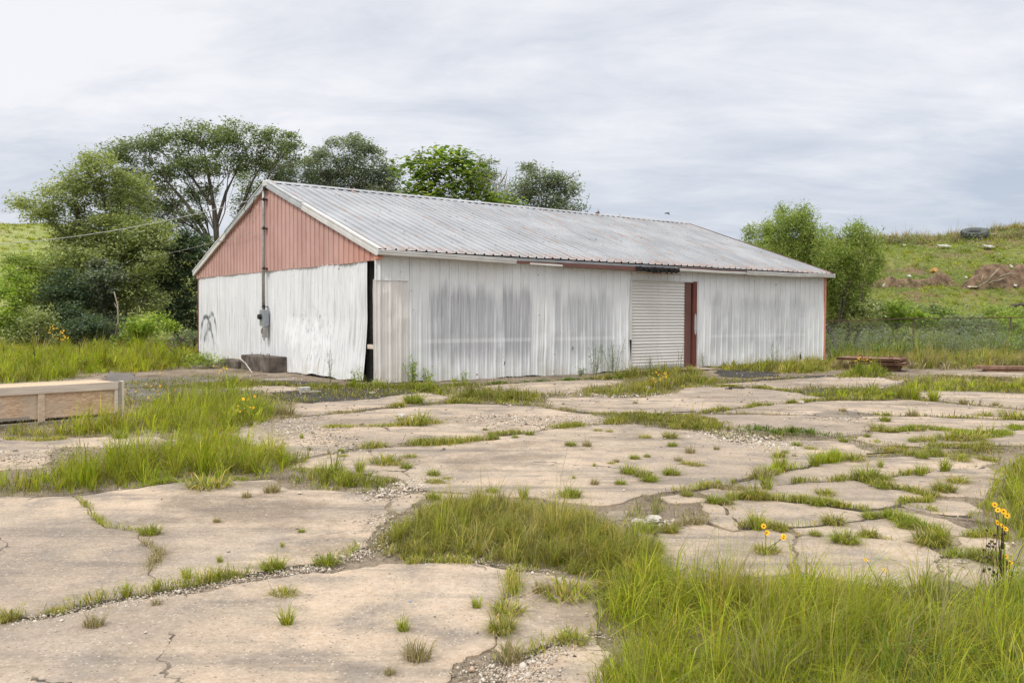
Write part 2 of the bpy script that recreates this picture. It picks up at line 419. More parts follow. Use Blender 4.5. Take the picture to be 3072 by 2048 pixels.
def mat_roof():
    n = NT('galvanised_roof_sheet', .5, .4, .2)
    x, y, z = n.xyz()
    st = n.noise(1, 6, .6, n.map((7, .5, .5))); bl = n.noise(.7, 5, .6)
    c = n.mix(n.rng(bl, .3, .7), (.33, .34, .355), (.43, .44, .455))
    c = n.mix(n.rng(st, .45, .72, 0, .7), c, (.27, .28, .30))
    fr = n.math('FRACT', n.math('DIVIDE', x, .822))
    seam = n.rng(n.math('ABSOLUTE', n.math('SUBTRACT', fr, .085)), .10, .02)
    fr2 = n.math('FRACT', n.math('DIVIDE', x, .274))
    rib = n.rng(n.math('ABSOLUTE', n.math('SUBTRACT', fr2, .30)), .18, .03)
    ru = n.noise(1, 7, .7, n.map((5, .9, .9), (2, 2, 0))); ru2 = n.noise(2.5, 6, .7, n.map((1, .7, .7), (8, 2, 1)))
    m = n.math('MULTIPLY', seam, n.rng(ru, .50, .60))
    m = n.math('ADD', m, n.math('MULTIPLY', n.math('MULTIPLY', rib, n.rng(ru, .60, .70)), .6))
    m = n.math('ADD', m, n.math('MULTIPLY', n.rng(ru2, .70, .78), .5))
    eave = n.math('MULTIPLY', n.rng(y, .35, -.2), n.rng(n.noise(5, 5, .7), .38, .6))
    m = n.math('ADD', m, n.math('MULTIPLY', eave, .55), True)
    rust = n.mix(n.rng(n.noise(9, 4), .35, .65), (.30, .13, .06), (.46, .27, .17))
    c = n.mix(n.math('MULTIPLY', m, .8), c, rust)
    n.color(c); n.rough(n.rng(m, 0, 1, .42, .85)); n.bump(n.noise(4, 5, .6), .15, .02)
    return n.m

def mat_door():
    n = NT('white_door_enamel', .45, .4)
    c = n.mix(n.rng(n.noise(1.2, 5), .3, .7), (.74, .735, .725), (.81, .81, .80))
    c = n.mix(n.rng(n.noise(1, 6, .7, n.map((6, 6, .7))), .55, .75, 0, .35), c, (.5, .45, .40))
    x, y, z = n.xyz(); c = n.mix(n.math('MULTIPLY', n.rng(z, .4, .05), .3), c, (.40, .33, .24))
    n.color(c); return n.m

def mat_paint(name, c, rust=.3, rough=.55):
    n = NT(name, rough, .35)
    f = n.noise(7, 6, .7); g = n.noise(2, 5, .6)
    k = n.mix(n.rng(g, .3, .7), tuple(v*.82 for v in c), c)
    n.color(n.mix(n.rng(f, .72-rust*.4, .80-rust*.3, 0, .85), k, (.26, .11, .055))); n.bump(f, .2, .01)
    return n.m

def mat_osb():
    n = NT('strand_board', .8, .2)
    v = n.vec(*[n.xyz(n.map((16, 16, 60), rot=(.5, .3, .4)))[i] for i in range(3)])
    r, g, b = n.xyz(n.vor(1.0, vec=v, out='Color')); d = n.vor(1.0, 'DISTANCE_TO_EDGE', v)
    c = n.mix(r, (.52, .34, .22), (.78, .54, .36)); c = n.mix(n.rng(g, .7, 1), c, (.78, .60, .42))
    c = n.mix(n.rng(d, .06, 0, 0, .5), c, (.34, .2, .12))
    c = n.mix(n.rng(n.noise(2.2, 5), .4, .7, 0, .6), c, (.56, .49, .40))
    n.color(c); n.bump(n.math('ADD', r, n.noise(40)), .4, .004)
    return n.m
def mat_wood(name, c):
    n = NT(name, .8, .2)
    g = n.noise(1, 6, .65, n.map((1.5, 22, 22))); b = n.noise(1.6, 4)
    k = n.mix(n.rng(g, .3, .7), tuple(v*.72 for v in c), c)
    k = n.mix(n.rng(b, .45, .75, 0, .5), k, tuple(v*.62 for v in c))
    kn = n.vor(2.2); k = n.mix(n.rng(kn, .06, .02, 0, .7), k, (.12, .07, .04))
    n.color(k); n.bump(g, .3, .006); return n.m
def mat_rust(name='rusty_steel', c=(.20, .11, .068)):
    n = NT(name, .9, .25)
    f = n.noise(5, 7, .7); g = n.noise(28, 5, .7)
    k = n.mix(n.rng(f, .35, .65), tuple(v*.5 for v in c), c); k = n.mix(n.rng(g, .5, .8, 0, .6), k, (.40, .22, .13))
    n.color(k); n.bump(g, .5, .01); return n.m

M_conc = mat_concrete(); M_soil = mat_soil(); M_asph = mat_asphalt(); M_dust = mat_asphalt('damp_brown_grit', (.15, .125, .10), (.28, .23, .18), .9)
M_lefth = mat_hill((.25, .30, .085), (.35, .37, .14), (.50, .40, .27), .08, (.58, .70))
M_righth = mat_hill((.15, .18, .045), (.24, .25, .07), (.22, .14, .095), .45, (.50, .62))
M_leaf = mat_leaf(transl=.42); M_grass = mat_leaf('grass_blades', .34, .6, .08); M_tint = mat_tint('tinted_matter')
M_bark = mat_bark('grey_bark', (.115, .098, .078)); M_bark2 = mat_bark('pale_dry_bark', (.30, .26, .20)); M_dead = mat_bark('dark_dead_stalk', (.055, .04, .03))
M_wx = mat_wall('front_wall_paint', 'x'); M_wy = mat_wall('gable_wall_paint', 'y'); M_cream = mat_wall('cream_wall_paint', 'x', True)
M_pink = mat_pink(); M_roof = mat_roof(); M_door = mat_door()
M_white = mat_paint('white_trim_paint', (.66, .655, .63), .22); M_galv = mat_plain('galvanised_trim', (.47, .485, .49), .45, .4, .12, 3)
M_coral = mat_paint('coral_trim_paint', (.72, .29, .19), .1); M_redox = mat_paint('red_oxide_steel', (.155, .045, .035), .35, .6)
M_brownst = mat_paint('brown_steel', (.16, .075, .06), .3, .6); M_dark = mat_plain('black_torn_felt', (.018, .016, .015), .9, 0, .4, 9)
M_rust = mat_rust(); M_rust2 = mat_rust('orange_rusty_steel', (.30, .18, .125)); M_grey = mat_plain('grey_steel_box', (.36, .385, .41), .4, .5, .1, 8)
M_cond = mat_plain('dull_conduit', (.40, .385, .365), .5, .5, .15, 10); M_black = mat_plain('black_plastic', (.02, .02, .022), .4, 0, .2)
M_osb = mat_osb(); M_lumber = mat_wood('bare_lumber', (.74, .63, .53)); M_oldwood = mat_wood('greyed_lumber', (.40, .35, .29))
M_block = mat_plain('dirty_cast_concrete', (.13, .11, .095), .95, 0, .5, 3.0, .2, .5)
M_stone = mat_plain('pale_broken_concrete', (.52, .48, .42), .9, 0, .2, 9, .2, .5)
M_rubber = mat_plain('weathered_rubber', (.10, .11, .105), .85, 0, .3, 5, .25, .3)
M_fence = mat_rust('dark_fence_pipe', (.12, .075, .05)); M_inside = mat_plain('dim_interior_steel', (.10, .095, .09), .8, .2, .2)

# ------------------------------------------------------------------ setting: ground, hills
g = MB(); R = 1400
xs = [-R, -300, -120, -60, -30, 30, 60, 120, 300, R]; ys = [-200, -30, 60, 90, 200, 500, R]
g.sheet([[(x, y, 0.0) for x in xs] for y in ys])
tag(g.build('ground', M_soil), 'flat brown gritty ground under the whole lot', kind='structure')
def hill(name, f, x0, x1, y0, y1, nx, ny, mat, label):
    X_, Y_ = np.meshgrid(np.linspace(x0, x1, nx), np.linspace(y0, y1, ny))
    Z_ = f(X_, Y_)
    V = np.stack([X_, Y_, Z_], -1).reshape(-1, 3)
    i = np.arange((ny-1)*nx).reshape(ny-1, nx)[:, :-1].ravel()
    me = mesh_np(name, V, [np.stack([i, i+1, i+nx+1, i+nx], -1)], smooth=True)
    tag(link(name, me, mat), label, kind='structure')
hill('hill_left', hill_l, -260, 0, 46, 220, 170, 110, M_lefth, 'smooth pale green grassy hill behind the trees on the left')
hill('hill_right', hill_r, -30, 200, 36.5, 130, 260, 180, M_righth, 'weedy earth bank rising behind the chain link fence')

# ------------------------------------------------------------------ concrete pavement: every slab is a part
def nz(p, s, seed):
    x, y = p; return (math.sin(x*s*1.7+seed)*math.cos(y*s*1.3+seed*2.1)+.6*math.sin((x*1.3+y)*s*2.3+seed*.7)+.35*math.cos((x-y*1.6)*s*4.7+seed*3)+.25*math.sin(x*s*9+y*s*7+seed))
def displace(p):
    k = min(1.6, max(.8, p[1]/9)); q1 = abs(math.sin(p[0]*5.1+p[1]*2.3))-.6+.6*(abs(math.sin(p[0]*9.7-p[1]*7.1))-.6); q2 = abs(math.sin(p[0]*3.3-p[1]*5.9+1))-.6+.6*(abs(math.sin(p[0]*8.3+p[1]*10.1))-.6); return (p[0]+.032*q1*k+.035*nz(p, 1.1, 1.3)*k+.022*nz(p, 4.1, .3)*k+.010*nz(p, 13, 2), p[1]+.036*q2*k+.035*nz(p, 1.1, 4.9)*k+.024*nz(p, 4.1, 7.3)*k+.011*nz(p, 13, 5))
def outline(pts, step=.055):
    P = [G(u, v)[:2] for u, v in pts]; Q = []
    for i in range(len(P)):
        a, b = P[i], P[(i+1) % len(P)]; L = np.linalg.norm(b-a); st = step*max(1, a[1]/10); k = max(1, int(L/st))
        for j in range(min(k, 110)): Q.append(a+(b-a)*j/min(k, 110))
    A = sum(Q[i][0]*Q[(i+1) % len(Q)][1]-Q[(i+1) % len(Q)][0]*Q[i][1] for i in range(len(Q)))
    if A < 0: Q.reverse()
    return [displace(q) for q in Q]
def prism(name, pts, top, mat, parent, lip=.007, base=-.03):
    Q = outline(pts); n = len(Q)
    def off(d):
        O = []
        for i in range(n):
            a, b = Q[i-1], Q[(i+1) % n]; t = (b[0]-a[0], b[1]-a[1]); l = math.hypot(*t) or 1
            O.append((Q[i][0]-t[1]/l*d, Q[i][1]+t[0]/l*d))
        return O
    inn = off(lip+.004); mid = off(.002)
    V = [(x, y, top) for x, y in inn]+[(x, y, top-lip*.8) for x, y in mid]+[(x, y, base) for x, y in mid]
    tri = tessellate_polygon([[Vector((x, y, 0)) for x, y in inn]])
    F_ = []
    for t in tri:
        a, b, c = [Vector(V[i]) for i in t]
        F_.append(tuple(t) if (b-a).cross(c-a).z > 0 else tuple(reversed(t)))
    for r in range(2):
        for i in range(n):
            j = (i+1) % n; F_.append((r*n+j, r*n+i, (r+1)*n+i, (r+1)*n+j))
    me = bpy.data.meshes.new(name); me.from_pydata(V, [], F_); me.update()
    return link(name, me, mat, parent)
pave = tag(empty('concrete_pavement'), 'broken pale concrete yard paving with weedy joints', kind='structure')
CK = [(255, 1527), (264, 1557), (298, 1574), (408, 1598), (425, 1630), (472, 1672), (442, 1719)]
SLABS = [
 [(-400, 1505), (0, 1496), (213, 1491)]+CK+[(432, 1778), (383, 1793), (200, 1830), (0, 1870), (-400, 1950)],
 [(213, 1491), (350, 1475), (510, 1455), (595, 1446), (808, 1440), (872, 1468), (1000, 1472), (1094, 1484), (1170, 1500), (1160, 1560), (1120, 1600), (1085, 1655), (1000, 1690), (850, 1706), (595, 1753), (432, 1778)]+CK[::-1],
 [(-400, 1990), (0, 1885), (300, 1830), (600, 1775), (830, 1730), (1000, 1722), (1213, 1694), (1425, 1690), (1553, 1715), (1527, 1783), (1512, 1868), (1500, 1960), (1350, 2010), (1330, 2100), (1300, 2500), (-400, 2700)],
 [(1553, 1715), (1640, 1722), (1787, 1745), (1800, 1825), (1795, 1905), (1680, 1948), (1595, 1970), (1553, 1990), (1500, 1960), (1512, 1868), (1527, 1783)],
 [(1795, 1915), (1680, 1958), (1560, 2000), (1500, 2090), (1480, 2400), (1760, 2400), (1820, 2050), (1830, 1960)],
 [(880, 1400), (960, 1375), (1091, 1350), (1300, 1340), (1448, 1324), (1500, 1312), (1587, 1302), (1658, 1288), (1808, 1277), (1900, 1275), (2000, 1290), (2100, 1300), (2200, 1330), (2300, 1322), (2476, 1325), (2560, 1335), (2610, 1360), (2537, 1378), (2425, 1401), (2323, 1419), (2286, 1430), (2186, 1448), (2114, 1460), (2023, 1473), (1930, 1492), (1860, 1512), (1780, 1520), (1706, 1512), (1604, 1500), (1450, 1490), (1300, 1478), (1240, 1470), (1200, 1440), (1050, 1420)],
 [(700, 1310), (720, 1280), (850, 1262), (986, 1245), (1118, 1232), (1278, 1218), (1400, 1212), (1604, 1220), (1672, 1232), (1760, 1243), (1840, 1256), (1808, 1270), (1658, 1282), (1587, 1297), (1485, 1305), (1400, 1318), (1091, 1342), (960, 1365), (880, 1380), (760, 1350)],
 [(1630, 1208), (1650, 1195), (1800, 1192), (1900, 1197), (2030, 1182), (2060, 1163), (2200, 1162), (2272, 1168), (2350, 1175), (2440, 1190), (2476, 1200), (2272, 1216), (2200, 1223), (2120, 1236), (2000, 1243), (1860, 1243), (1760, 1236), (1672, 1226)],
 [(2150, 1238), (2272, 1222), (2476, 1206), (2748, 1202), (2884, 1216), (3072, 1233), (3500, 1262), (3500, 1282), (3072, 1259), (2782, 1248), (2612, 1246), (2420, 1246), (2280, 1243)],
 [(2100, 1244), (2280, 1246), (2420, 1249), (2612, 1249), (2782, 1252), (3072, 1263), (3500, 1287), (3500, 1275+18), (3072, 1282), (2986, 1302), (2935, 1312), (2850, 1293), (2782, 1286), (2694, 1295), (2612, 1290), (2560, 1305), (2480, 1308), (2272, 1300), (2200, 1288), (2130, 1268)],
 [(2620, 1297), (2694, 1301), (2782, 1292), (2850, 1298), (2935, 1318), (2986, 1308), (3072, 1288), (3500, 1299), (3500, 1350), (3020, 1336), (2884, 1344), (2762, 1344), (2640, 1338), (2560, 1320)],
 [(2290, 1434), (2425, 1406), (2537, 1384), (2598, 1373), (2762, 1370), (2900, 1376), (3000, 1390), (2943, 1400), (2829, 1411), (2740, 1426), (2657, 1434), (2566, 1440), (2500, 1447), (2443, 1446), (2400, 1451), (2300, 1460), (2250, 1465), (2200, 1455)],
 [(2140, 1466), (2200, 1459), (2250, 1469), (2300, 1464), (2400, 1455), (2443, 1450), (2500, 1451), (2566, 1445), (2617, 1457), (2657, 1469), (2723, 1480), (2760, 1487), (2775, 1503), (2729, 1508), (2657, 1523), (2571, 1528), (2514, 1520), (2429, 1508), (2394, 1503), (2286, 1496), (2200, 1497), (2120, 1490), (2080, 1475)],
 [(2620, 1452), (2657, 1438), (2740, 1430), (2829, 1415), (2943, 1404), (3010, 1430), (2980, 1470), (2940, 1500), (2880, 1490), (2800, 1490), (2760, 1481), (2723, 1475), (2657, 1464)],
 [(2740, 1513), (2800, 1503), (2880, 1506), (2930, 1530), (2900, 1548), (2850, 1548), (2800, 1542), (2730, 1532), (2700, 1520)],
 [(2190, 1503), (2286, 1502), (2394, 1510), (2429, 1515), (2514, 1527), (2571, 1535), (2600, 1550), (2580, 1562), (2530, 1570), (2440, 1578), (2380, 1585), (2290, 1590), (2240, 1580), (2180, 1520)],
 [(2120, 1515), (2170, 1515), (2235, 1583), (2215, 1597), (2130, 1570), (2140, 1540)],
 [(1970, 1605), (2040, 1575), (2130, 1575), (2215, 1600), (2290, 1594), (2370, 1592), (2400, 1612), (2375, 1645), (2375, 1690), (2330, 1720), (2200, 1730), (2080, 1710), (1990, 1665), (1960, 1625)],
 [(2400, 1592), (2500, 1578), (2600, 1565), (2640, 1555), (2690, 1570), (2750, 1590), (2800, 1605), (2780, 1625), (2700, 1622), (2600, 1615), (2500, 1610), (2410, 1612)],
 [(2410, 1618), (2500, 1614), (2600, 1620), (2700, 1627), (2770, 1640), (2820, 1670), (2820, 1720), (2700, 1760), (2550, 1750), (2400, 1740), (2382, 1690), (2384, 1650)],
 [(2640, 1550), (2680, 1540), (2760, 1545), (2840, 1560), (2900, 1600), (2860, 1602), (2810, 1600), (2750, 1585), (2690, 1566)],
 [(2850, 1608), (2930, 1609), (3000, 1620), (3030, 1640), (3020, 1662), (2940, 1670), (2870, 1665), (2855, 1632)],
 [(2830, 1680), (2880, 1674), (2950, 1680), (3020, 1690), (3070, 1700), (3070, 1770), (2950, 1770), (2840, 1740)],
 [(2130, 1158), (2200, 1150), (2272, 1146), (2350, 1140), (2480, 1132), (2650, 1134), (2720, 1142), (2740, 1155), (2650, 1165), (2540, 1164), (2420, 1164), (2330, 1167), (2272, 1162), (2180, 1160)],
 [(2750, 1180), (2800, 1173), (2950, 1177), (3072, 1184), (3500, 1205), (3500, 1255), (3072, 1228), (2884, 1210), (2760, 1197)],
 [(2800, 1118), (2950, 1117), (3072, 1120), (3500, 1130), (3500, 1155), (3072, 1143), (2900, 1133), (2820, 1130)],
 [(1440, 1160), (1560, 1149), (1740, 1141), (1870, 1143), (1880, 1152), (1760, 1165), (1720, 1180), (1640, 1185), (1600, 1177), (1480, 1172)],
 [(900, 1212), (1100, 1200), (1250, 1180), (1360, 1185), (1400, 1195), (1280, 1212), (1130, 1226), (1000, 1240), (860, 1256), (850, 1230)],
 [(-300, 1318), (0, 1314), (100, 1322), (200, 1316), (350, 1314), (470, 1312), (540, 1320), (430, 1338), (330, 1345), (200, 1342), (150, 1350), (120, 1400), (0, 1412), (-300, 1425)],
 [(640, 1160), (800, 1158), (900, 1163), (880, 1178), (760, 1176), (680, 1172)],
 [(1985, 1492), (2060, 1482), (2088, 1496), (2150, 1506), (2115, 1513), (2040, 1516), (1998, 1511)],
 [(1805, 1532), (1872, 1530), (1868, 1560), (1830, 1568)],
 [(1870, 1600), (1950, 1592), (1958, 1622), (1985, 1665), (2070, 1712), (2000, 1735), (1940, 1690), (1880, 1640)],
 [(1180, 1482), (1300, 1484), (1420, 1488), (1400, 1500), (1280, 1500), (1200, 1540), (1178, 1520)],
]
for k, s in enumerate(SLABS):
    prism('slab', s, .008+.010*((k*37) % 11)/11, M_conc, pave)
asp = tag(empty('asphalt_path'), 'dark grey asphalt strips in front of the warehouse', kind='structure')
for s in ([(170, 1152), (310, 1140), (330, 1120), (390, 1120), (410, 1137), (500, 1134), (710, 1132), (640, 1150), (480, 1162), (375, 1164), (200, 1158)],
          [(375, 1172), (560, 1167), (780, 1176), (740, 1192), (560, 1212), (400, 1204)]):
    prism('path_strip', s, .03, mat_asphalt('grey_asphalt', (.12, .108, .098), (.19, .17, .15)), asp)
for s in ([(820, 1178), (930, 1170), (1090, 1168), (1230, 1172), (1240, 1182), (1130, 1196), (930, 1210), (850, 1200)],
          [(2385, 1172), (2470, 1166), (2620, 1167), (2720, 1170), (2710, 1180), (2560, 1188), (2440, 1188)],
          [(2150, 1112), (2250, 1108), (2320, 1116), (2330, 1128), (2250, 1134), (2160, 1130)],
          [(700, 1148), (860, 1143), (1010, 1150), (1000, 1158), (820, 1160), (700, 1157)],
          [(2700, 1147), (2900, 1146), (3072, 1152), (3300, 1160), (3300, 1178), (3072, 1172), (2850, 1166), (2700, 1160)],
          [(2160, 1150), (2300, 1138), (2420, 1128), (2500, 1128), (2400, 1136), (2250, 1144)]):
    prism('dark_bed', s, .016, M_asph, asp, .005)
prism('grit_drift', [(2420, 1242), (2500, 1236), (2560, 1238), (2640, 1250), (2560, 1256), (2450, 1252)], .0225, M_dust, asp, .002, .0)

# ------------------------------------------------------------------ grass
PAL = {
 'lime': [(.21, .27, .030), (.28, .32, .040), (.15, .21, .028), (.34, .33, .075), (.26, .24, .05)],
 'green': [(.155, .20, .035), (.20, .25, .045), (.12, .155, .03), (.25, .27, .06), (.30, .27, .11)],
 'olive': [(.16, .18, .05), (.21, .22, .065), (.12, .145, .04), (.30, .26, .12), (.34, .27, .15)],
 'straw': [(.38, .32, .20), (.33, .27, .17), (.44, .37, .25), (.22, .20, .08), (.30, .27, .11)],
 'deep': [(.07, .13, .03), (.10, .17, .04), (.06, .10, .025), (.13, .18, .05), (.16, .20, .06)],
 'mixed': [(.17, .20, .045), (.25, .27, .06), (.32, .27, .13), (.12, .15, .04), (.40, .32, .18)],
}
def palette(name, n, wts=(.28, .24, .2, .16, .12)):
    P = np.array(PAL[name]); i = rng.choice(len(P), n, p=wts)
    return P[i]*(np.array([1.12, 1.12, 1.15]) if name == 'straw' else np.array([1.52, 1.50, .90]))*rng.uniform(.75, 1.2, (n, 1))*rng.uniform(.94, 1.06, (n, 3))
def blades(base, h, w_, lean, az=None, cols=None):
    """curved, tapering blades of two segments; base (n,3)"""
    n = len(base); az = rng.uniform(0, 2*np.pi, n) if az is None else az
    d = np.stack([np.cos(az), np.sin(az), np.zeros(n)], -1)
    fa = az+rng.uniform(-.7, .7, n)+np.pi/2; s = np.stack([np.cos(fa), np.sin(fa), np.zeros(n)], -1)*(w_/2)[:, None]
    up = np.zeros((n, 3)); up[:, 2] = 1
    mid = base+d*(lean*h*.30)[:, None]+up*(h*.56)[:, None]
    tip = base+d*(lean*h)[:, None]+up*(h*np.clip(1-.42*lean*lean, .12, 1))[:, None]
    V = np.stack([base-s*.8, base+s*.8, mid+s*.75, mid-s*.75, tip], 1).reshape(-1, 3)
    i = np.arange(n)*5
    q = np.stack([i, i+1, i+2, i+3], -1); t = np.stack([i+3, i+2, i+4], -1)
    c = np.repeat(cols, 5, axis=0)
    return V, q, t, c
def join_blades(parts):
    V = []; q = []; t = []; c = []; o = 0
    for v, a, b, d in parts:
        V.append(v); q.append(a+o); t.append(b+o); c.append(d); o += len(v)
    return np.concatenate(V), [np.concatenate(q), np.concatenate(t)], np.concatenate(c)
def inpoly(P, poly):
    x, y = P[:, 0], P[:, 1]; r = np.zeros(len(P), bool); n = len(poly)
    for i in range(n):
        x1, y1 = poly[i]; x2, y2 = poly[(i+1) % n]
        if y1 == y2: continue
        r ^= ((y1 > y) != (y2 > y)) & (x < (x2-x1)*(y-y1)/(y2-y1)+x1)
    return r
def edge_dist(P, poly):
    d = np.full(len(P), 1e9); n = len(poly)
    for i in range(n):
        a = np.array(poly[i]); b = np.array(poly[(i+1) % n]); ab = b-a
        t = np.clip(((P-a)@ab)/(ab@ab+1e-12), 0, 1); d = np.minimum(d, np.linalg.norm(P-a-t[:, None]*ab, axis=1))
    return d
def inside_building(P, m=.02):
    a = np.array([math.cos(BT), math.sin(BT)]); b = np.array([-math.sin(BT), math.cos(BT)]); q = P-np.array([BX, BY])
    u = q@a; v = q@b
    return (u > -m) & (u < BL+m) & (v > -m) & (v < BW+m)
BX, BY, BT, BL, BW, BH, BR = -3.0731, 19.793, .6484, 17.607, 12.93, 3.152, 5.369
def sample_poly(poly, n):
    p = np.array(poly); lo, hi = p.min(0), p.max(0); out_ = []
    tot = 0
    while tot < n:
        q = rng.uniform(lo, hi, (max(2000, n*2), 2)); q = q[inpoly(q, poly)]; out_.append(q); tot += len(q)
        if len(q) == 0: break
    return np.concatenate(out_)[:n]
def area(poly):
    return abs(sum(poly[i][0]*poly[(i+1) % len(poly)][1]-poly[(i+1) % len(poly)][0]*poly[i][1] for i in range(len(poly))))/2
def grass_patch(label, pts, h, pal, lai=2.2, fade=.35, stalks=.03, patchy=.5, name='grass', z0=0.0, lean=(.15, .8), cap=160000, wk=1.0, zf=None, dim=1.0):
    poly = [tuple(G(u, v)[:2]) for u, v in pts] if z0 is not None and zf is None else pts
    dist = np.mean([p[1] for p in poly]); A = area(poly)
    w0 = max(.0042, .62*dist/864)*wk
    n = int(min(cap, 1.55*A*lai/(w0*h*.75)))
    nf = int(n*.38); ncl = max(8, int((n-nf)/38))
    Cc = sample_poly(poly, ncl); ci = rng.integers(0, ncl, n-nf); rad = .030*max(1, dist/9)*rng.uniform(.5, 1.6, ncl)
    rr = np.sqrt(rng.uniform(0, 1, n-nf)); a0 = rng.uniform(0, 2*np.pi, n-nf)
    P = np.concatenate([Cc[ci]+np.stack([np.cos(a0), np.sin(a0)], -1)*(rr*rad[ci])[:, None], sample_poly(poly, nf)])
    wind = vnoise(P[:, 0], P[:, 1], .9)*1.5
    az = np.concatenate([a0+rng.normal(0, .5, n-nf), rng.uniform(0, 6.28, nf)])
    az = np.where(rng.uniform(0, 1, n) < .35, wind+rng.normal(0, .6, n), az)
    hc = np.concatenate([rng.lognormal(-.08, .32, ncl)[ci], rng.uniform(.3, .85, nf)])
    lc = np.concatenate([rng.uniform(.3, 1.15, ncl)[ci]*(.45+.75*rr), rng.uniform(.7, 1.5, nf)])
    tnt = np.concatenate([rng.choice(4, ncl, p=(.60, .20, .10, .10))[ci], rng.choice(4, nf, p=(.5, .2, .1, .2))]); tnt[rng.uniform(0, 1, n) < .25] = 0
    bri = np.concatenate([rng.uniform(.62, 1.25, ncl)[ci], rng.uniform(.32, .9, nf)])
    ok = ~inside_building(P); P, az, hc, lc, tnt, bri = P[ok], az[ok], hc[ok], lc[ok], tnt[ok], bri[ok]
    e = edge_dist(P, poly); f = np.clip(e/max(fade, 1e-3), 0, 1)
    nn = .5+.5*vnoise(P[:, 0], P[:, 1], 2.3+.8*(12/max(dist, 4)))
    keep = rng.uniform(0, 1, len(P)) < (.25+.75*f)*(1-patchy+patchy*sm(nn*1.6-.2))
    P, f, nn, az, hc, lc, tnt, bri = P[keep], f[keep], nn[keep], az[keep], hc[keep], lc[keep], tnt[keep], bri[keep]; n = len(P)
    hh = h*(.35+.65*f)*(.6+.55*nn)*rng.uniform(.5, 1.2, n)*hc
    st = rng.uniform(0, 1, n) < stalks; hh[st] *= 1.6
    ww = w0*rng.uniform(.55, 1.35, n)*np.clip(P[:, 1]/dist, .5, 2); ww[st] *= .55
    ln = lc*(lean[1]/.75)*rng.uniform(.7, 1.2, n); ln[st] *= .35
    c = palette(pal, n)*dim
    alt = [None, palette('olive', n), palette('straw', n)*.8, palette('mixed', n)*np.array([.8, .66, .6])]
    for q in (1, 2, 3): c = np.where((tnt == q)[:, None], alt[q]*.7+c*.3, c)
    sh = vnoise(P[:, 0]+5, P[:, 1]-3, 1.1)[:, None]
    c = c*(1+.14*sh*np.array([1.3, .6, .4]))*bri[:, None]
    c[st] = c[st]*.35+np.array([.40, .34, .17])*.65
    base = np.zeros((n, 3)); base[:, :2] = P; base[:, 2] = (zf(P[:, 0], P[:, 1])-.02 if zf else z0)
    V, fc, cc = join_blades([blades(base, hh, ww, ln, az, cols=c)])
    me = mesh_np(name, V, fc, cc)
    return tag(link(name, me, M_grass), label, 'grass', kind='stuff')
GP = grass_patch
GP('tall lime green grass filling the bottom right foreground', [(1790, 1800), (1900, 1780), (2050, 1775), (2300, 1765), (2600, 1775), (2900, 1790), (3072, 1790), (3400, 1790), (3700, 2700), (1720, 2700), (1760, 2060), (1850, 1960), (1810, 1890)], .31, 'lime', 4.4, .16, .04, .2, lean=(.12, .80), cap=240000)
GP('dark broad bladed grass among the tall grass near the daisies', [(2450, 1900), (2650, 1810), (2900, 1790), (3072, 1800), (3300, 1850), (3300, 2300), (2500, 2300)], .27, 'deep', 1.6, .3, .02, .6, wk=1.9, lean=(.3, 1.15), dim=1.25)
GP('brown seeding stalks scattered in the tall foreground grass', [(1850, 1850), (2300, 1790), (3072, 1800), (3400, 1850), (3400, 2400), (1850, 2400)], .42, 'straw', .10, .3, .3, .8, wk=.7, lean=(.1, .5), dim=.8)
GP('low green grass fringe behind the tall foreground grass', [(1790, 1745), (1950, 1700), (2050, 1745), (2300, 1740), (2600, 1750), (2900, 1755), (3072, 1745), (3300, 1740), (3400, 1800), (1830, 1850)], .17, 'green', 1.7, .3, .06, .85)
GP('grey green grass tongue between the two foreground slabs', [(1100, 1655), (1120, 1625), (1200, 1575), (1290, 1520), (1440, 1510), (1560, 1525), (1750, 1545), (1850, 1600), (1950, 1660), (2010, 1730), (1920, 1850), (1820, 1800), (1787, 1745), (1640, 1718), (1553, 1708), (1425, 1680), (1213, 1688)], .19, 'olive', 4.2, .15, .05, .2)
GP('grass shoulder joining the middle tongue to the tall foreground grass', [(1790, 1650), (1880, 1600), (1960, 1640), (2060, 1730), (2040, 1800), (1900, 1880), (1790, 1900), (1760, 1800), (1780, 1740), (1650, 1715), (1700, 1640)], .26, 'green', 3.0, .2, .05, .3)
GP('upright yellow green rushes at the head of the middle grass tongue', [(1250, 1640), (1275, 1590), (1340, 1560), (1420, 1570), (1440, 1610), (1400, 1640), (1320, 1655)], .50, 'lime', 1.5, .1, .08, .5, lean=(.05, .35))
GP('bright lime grass at the right edge beside the yellow flowers', [(3000, 1400), (3072, 1385), (3900, 1350), (4600, 2000), (3700, 1900), (3500, 1690), (3072, 1640), (3010, 1612), (2930, 1590), (2905, 1550), (2945, 1500), (2975, 1450)], .30, 'lime', 2.8, .35, .03, .3)
GP('long grass bank in front of the plywood crate', [(-200, 1318), (0, 1312), (140, 1316), (350, 1306), (480, 1306), (560, 1340), (640, 1310), (770, 1285), (855, 1250), (862, 1232), (760, 1212), (640, 1205), (480, 1212), (400, 1235), (372, 1262), (150, 1296), (-200, 1305)], .44, 'lime', 3.2, .5, .06, .4)
GP('wide grass band along the upper edge of the big left slab', [(-300, 1500), (0, 1488), (213, 1487), (350, 1470), (510, 1451), (600, 1441), (800, 1434), (890, 1412), (945, 1380), (900, 1360), (780, 1350), (700, 1322), (600, 1335), (480, 1360), (330, 1385), (200, 1415), (0, 1450), (-300, 1465)], .38, 'lime', 3.2, .35, .05, .4)
GP('yellowish upright tufts at the left end of the near grass band', [(-200, 1490), (0, 1482), (200, 1482), (330, 1468), (400, 1440), (250, 1430), (0, 1460), (-200, 1470)], .38, 'lime', 1.0, .2, .05, .9, lean=(.05, .4))
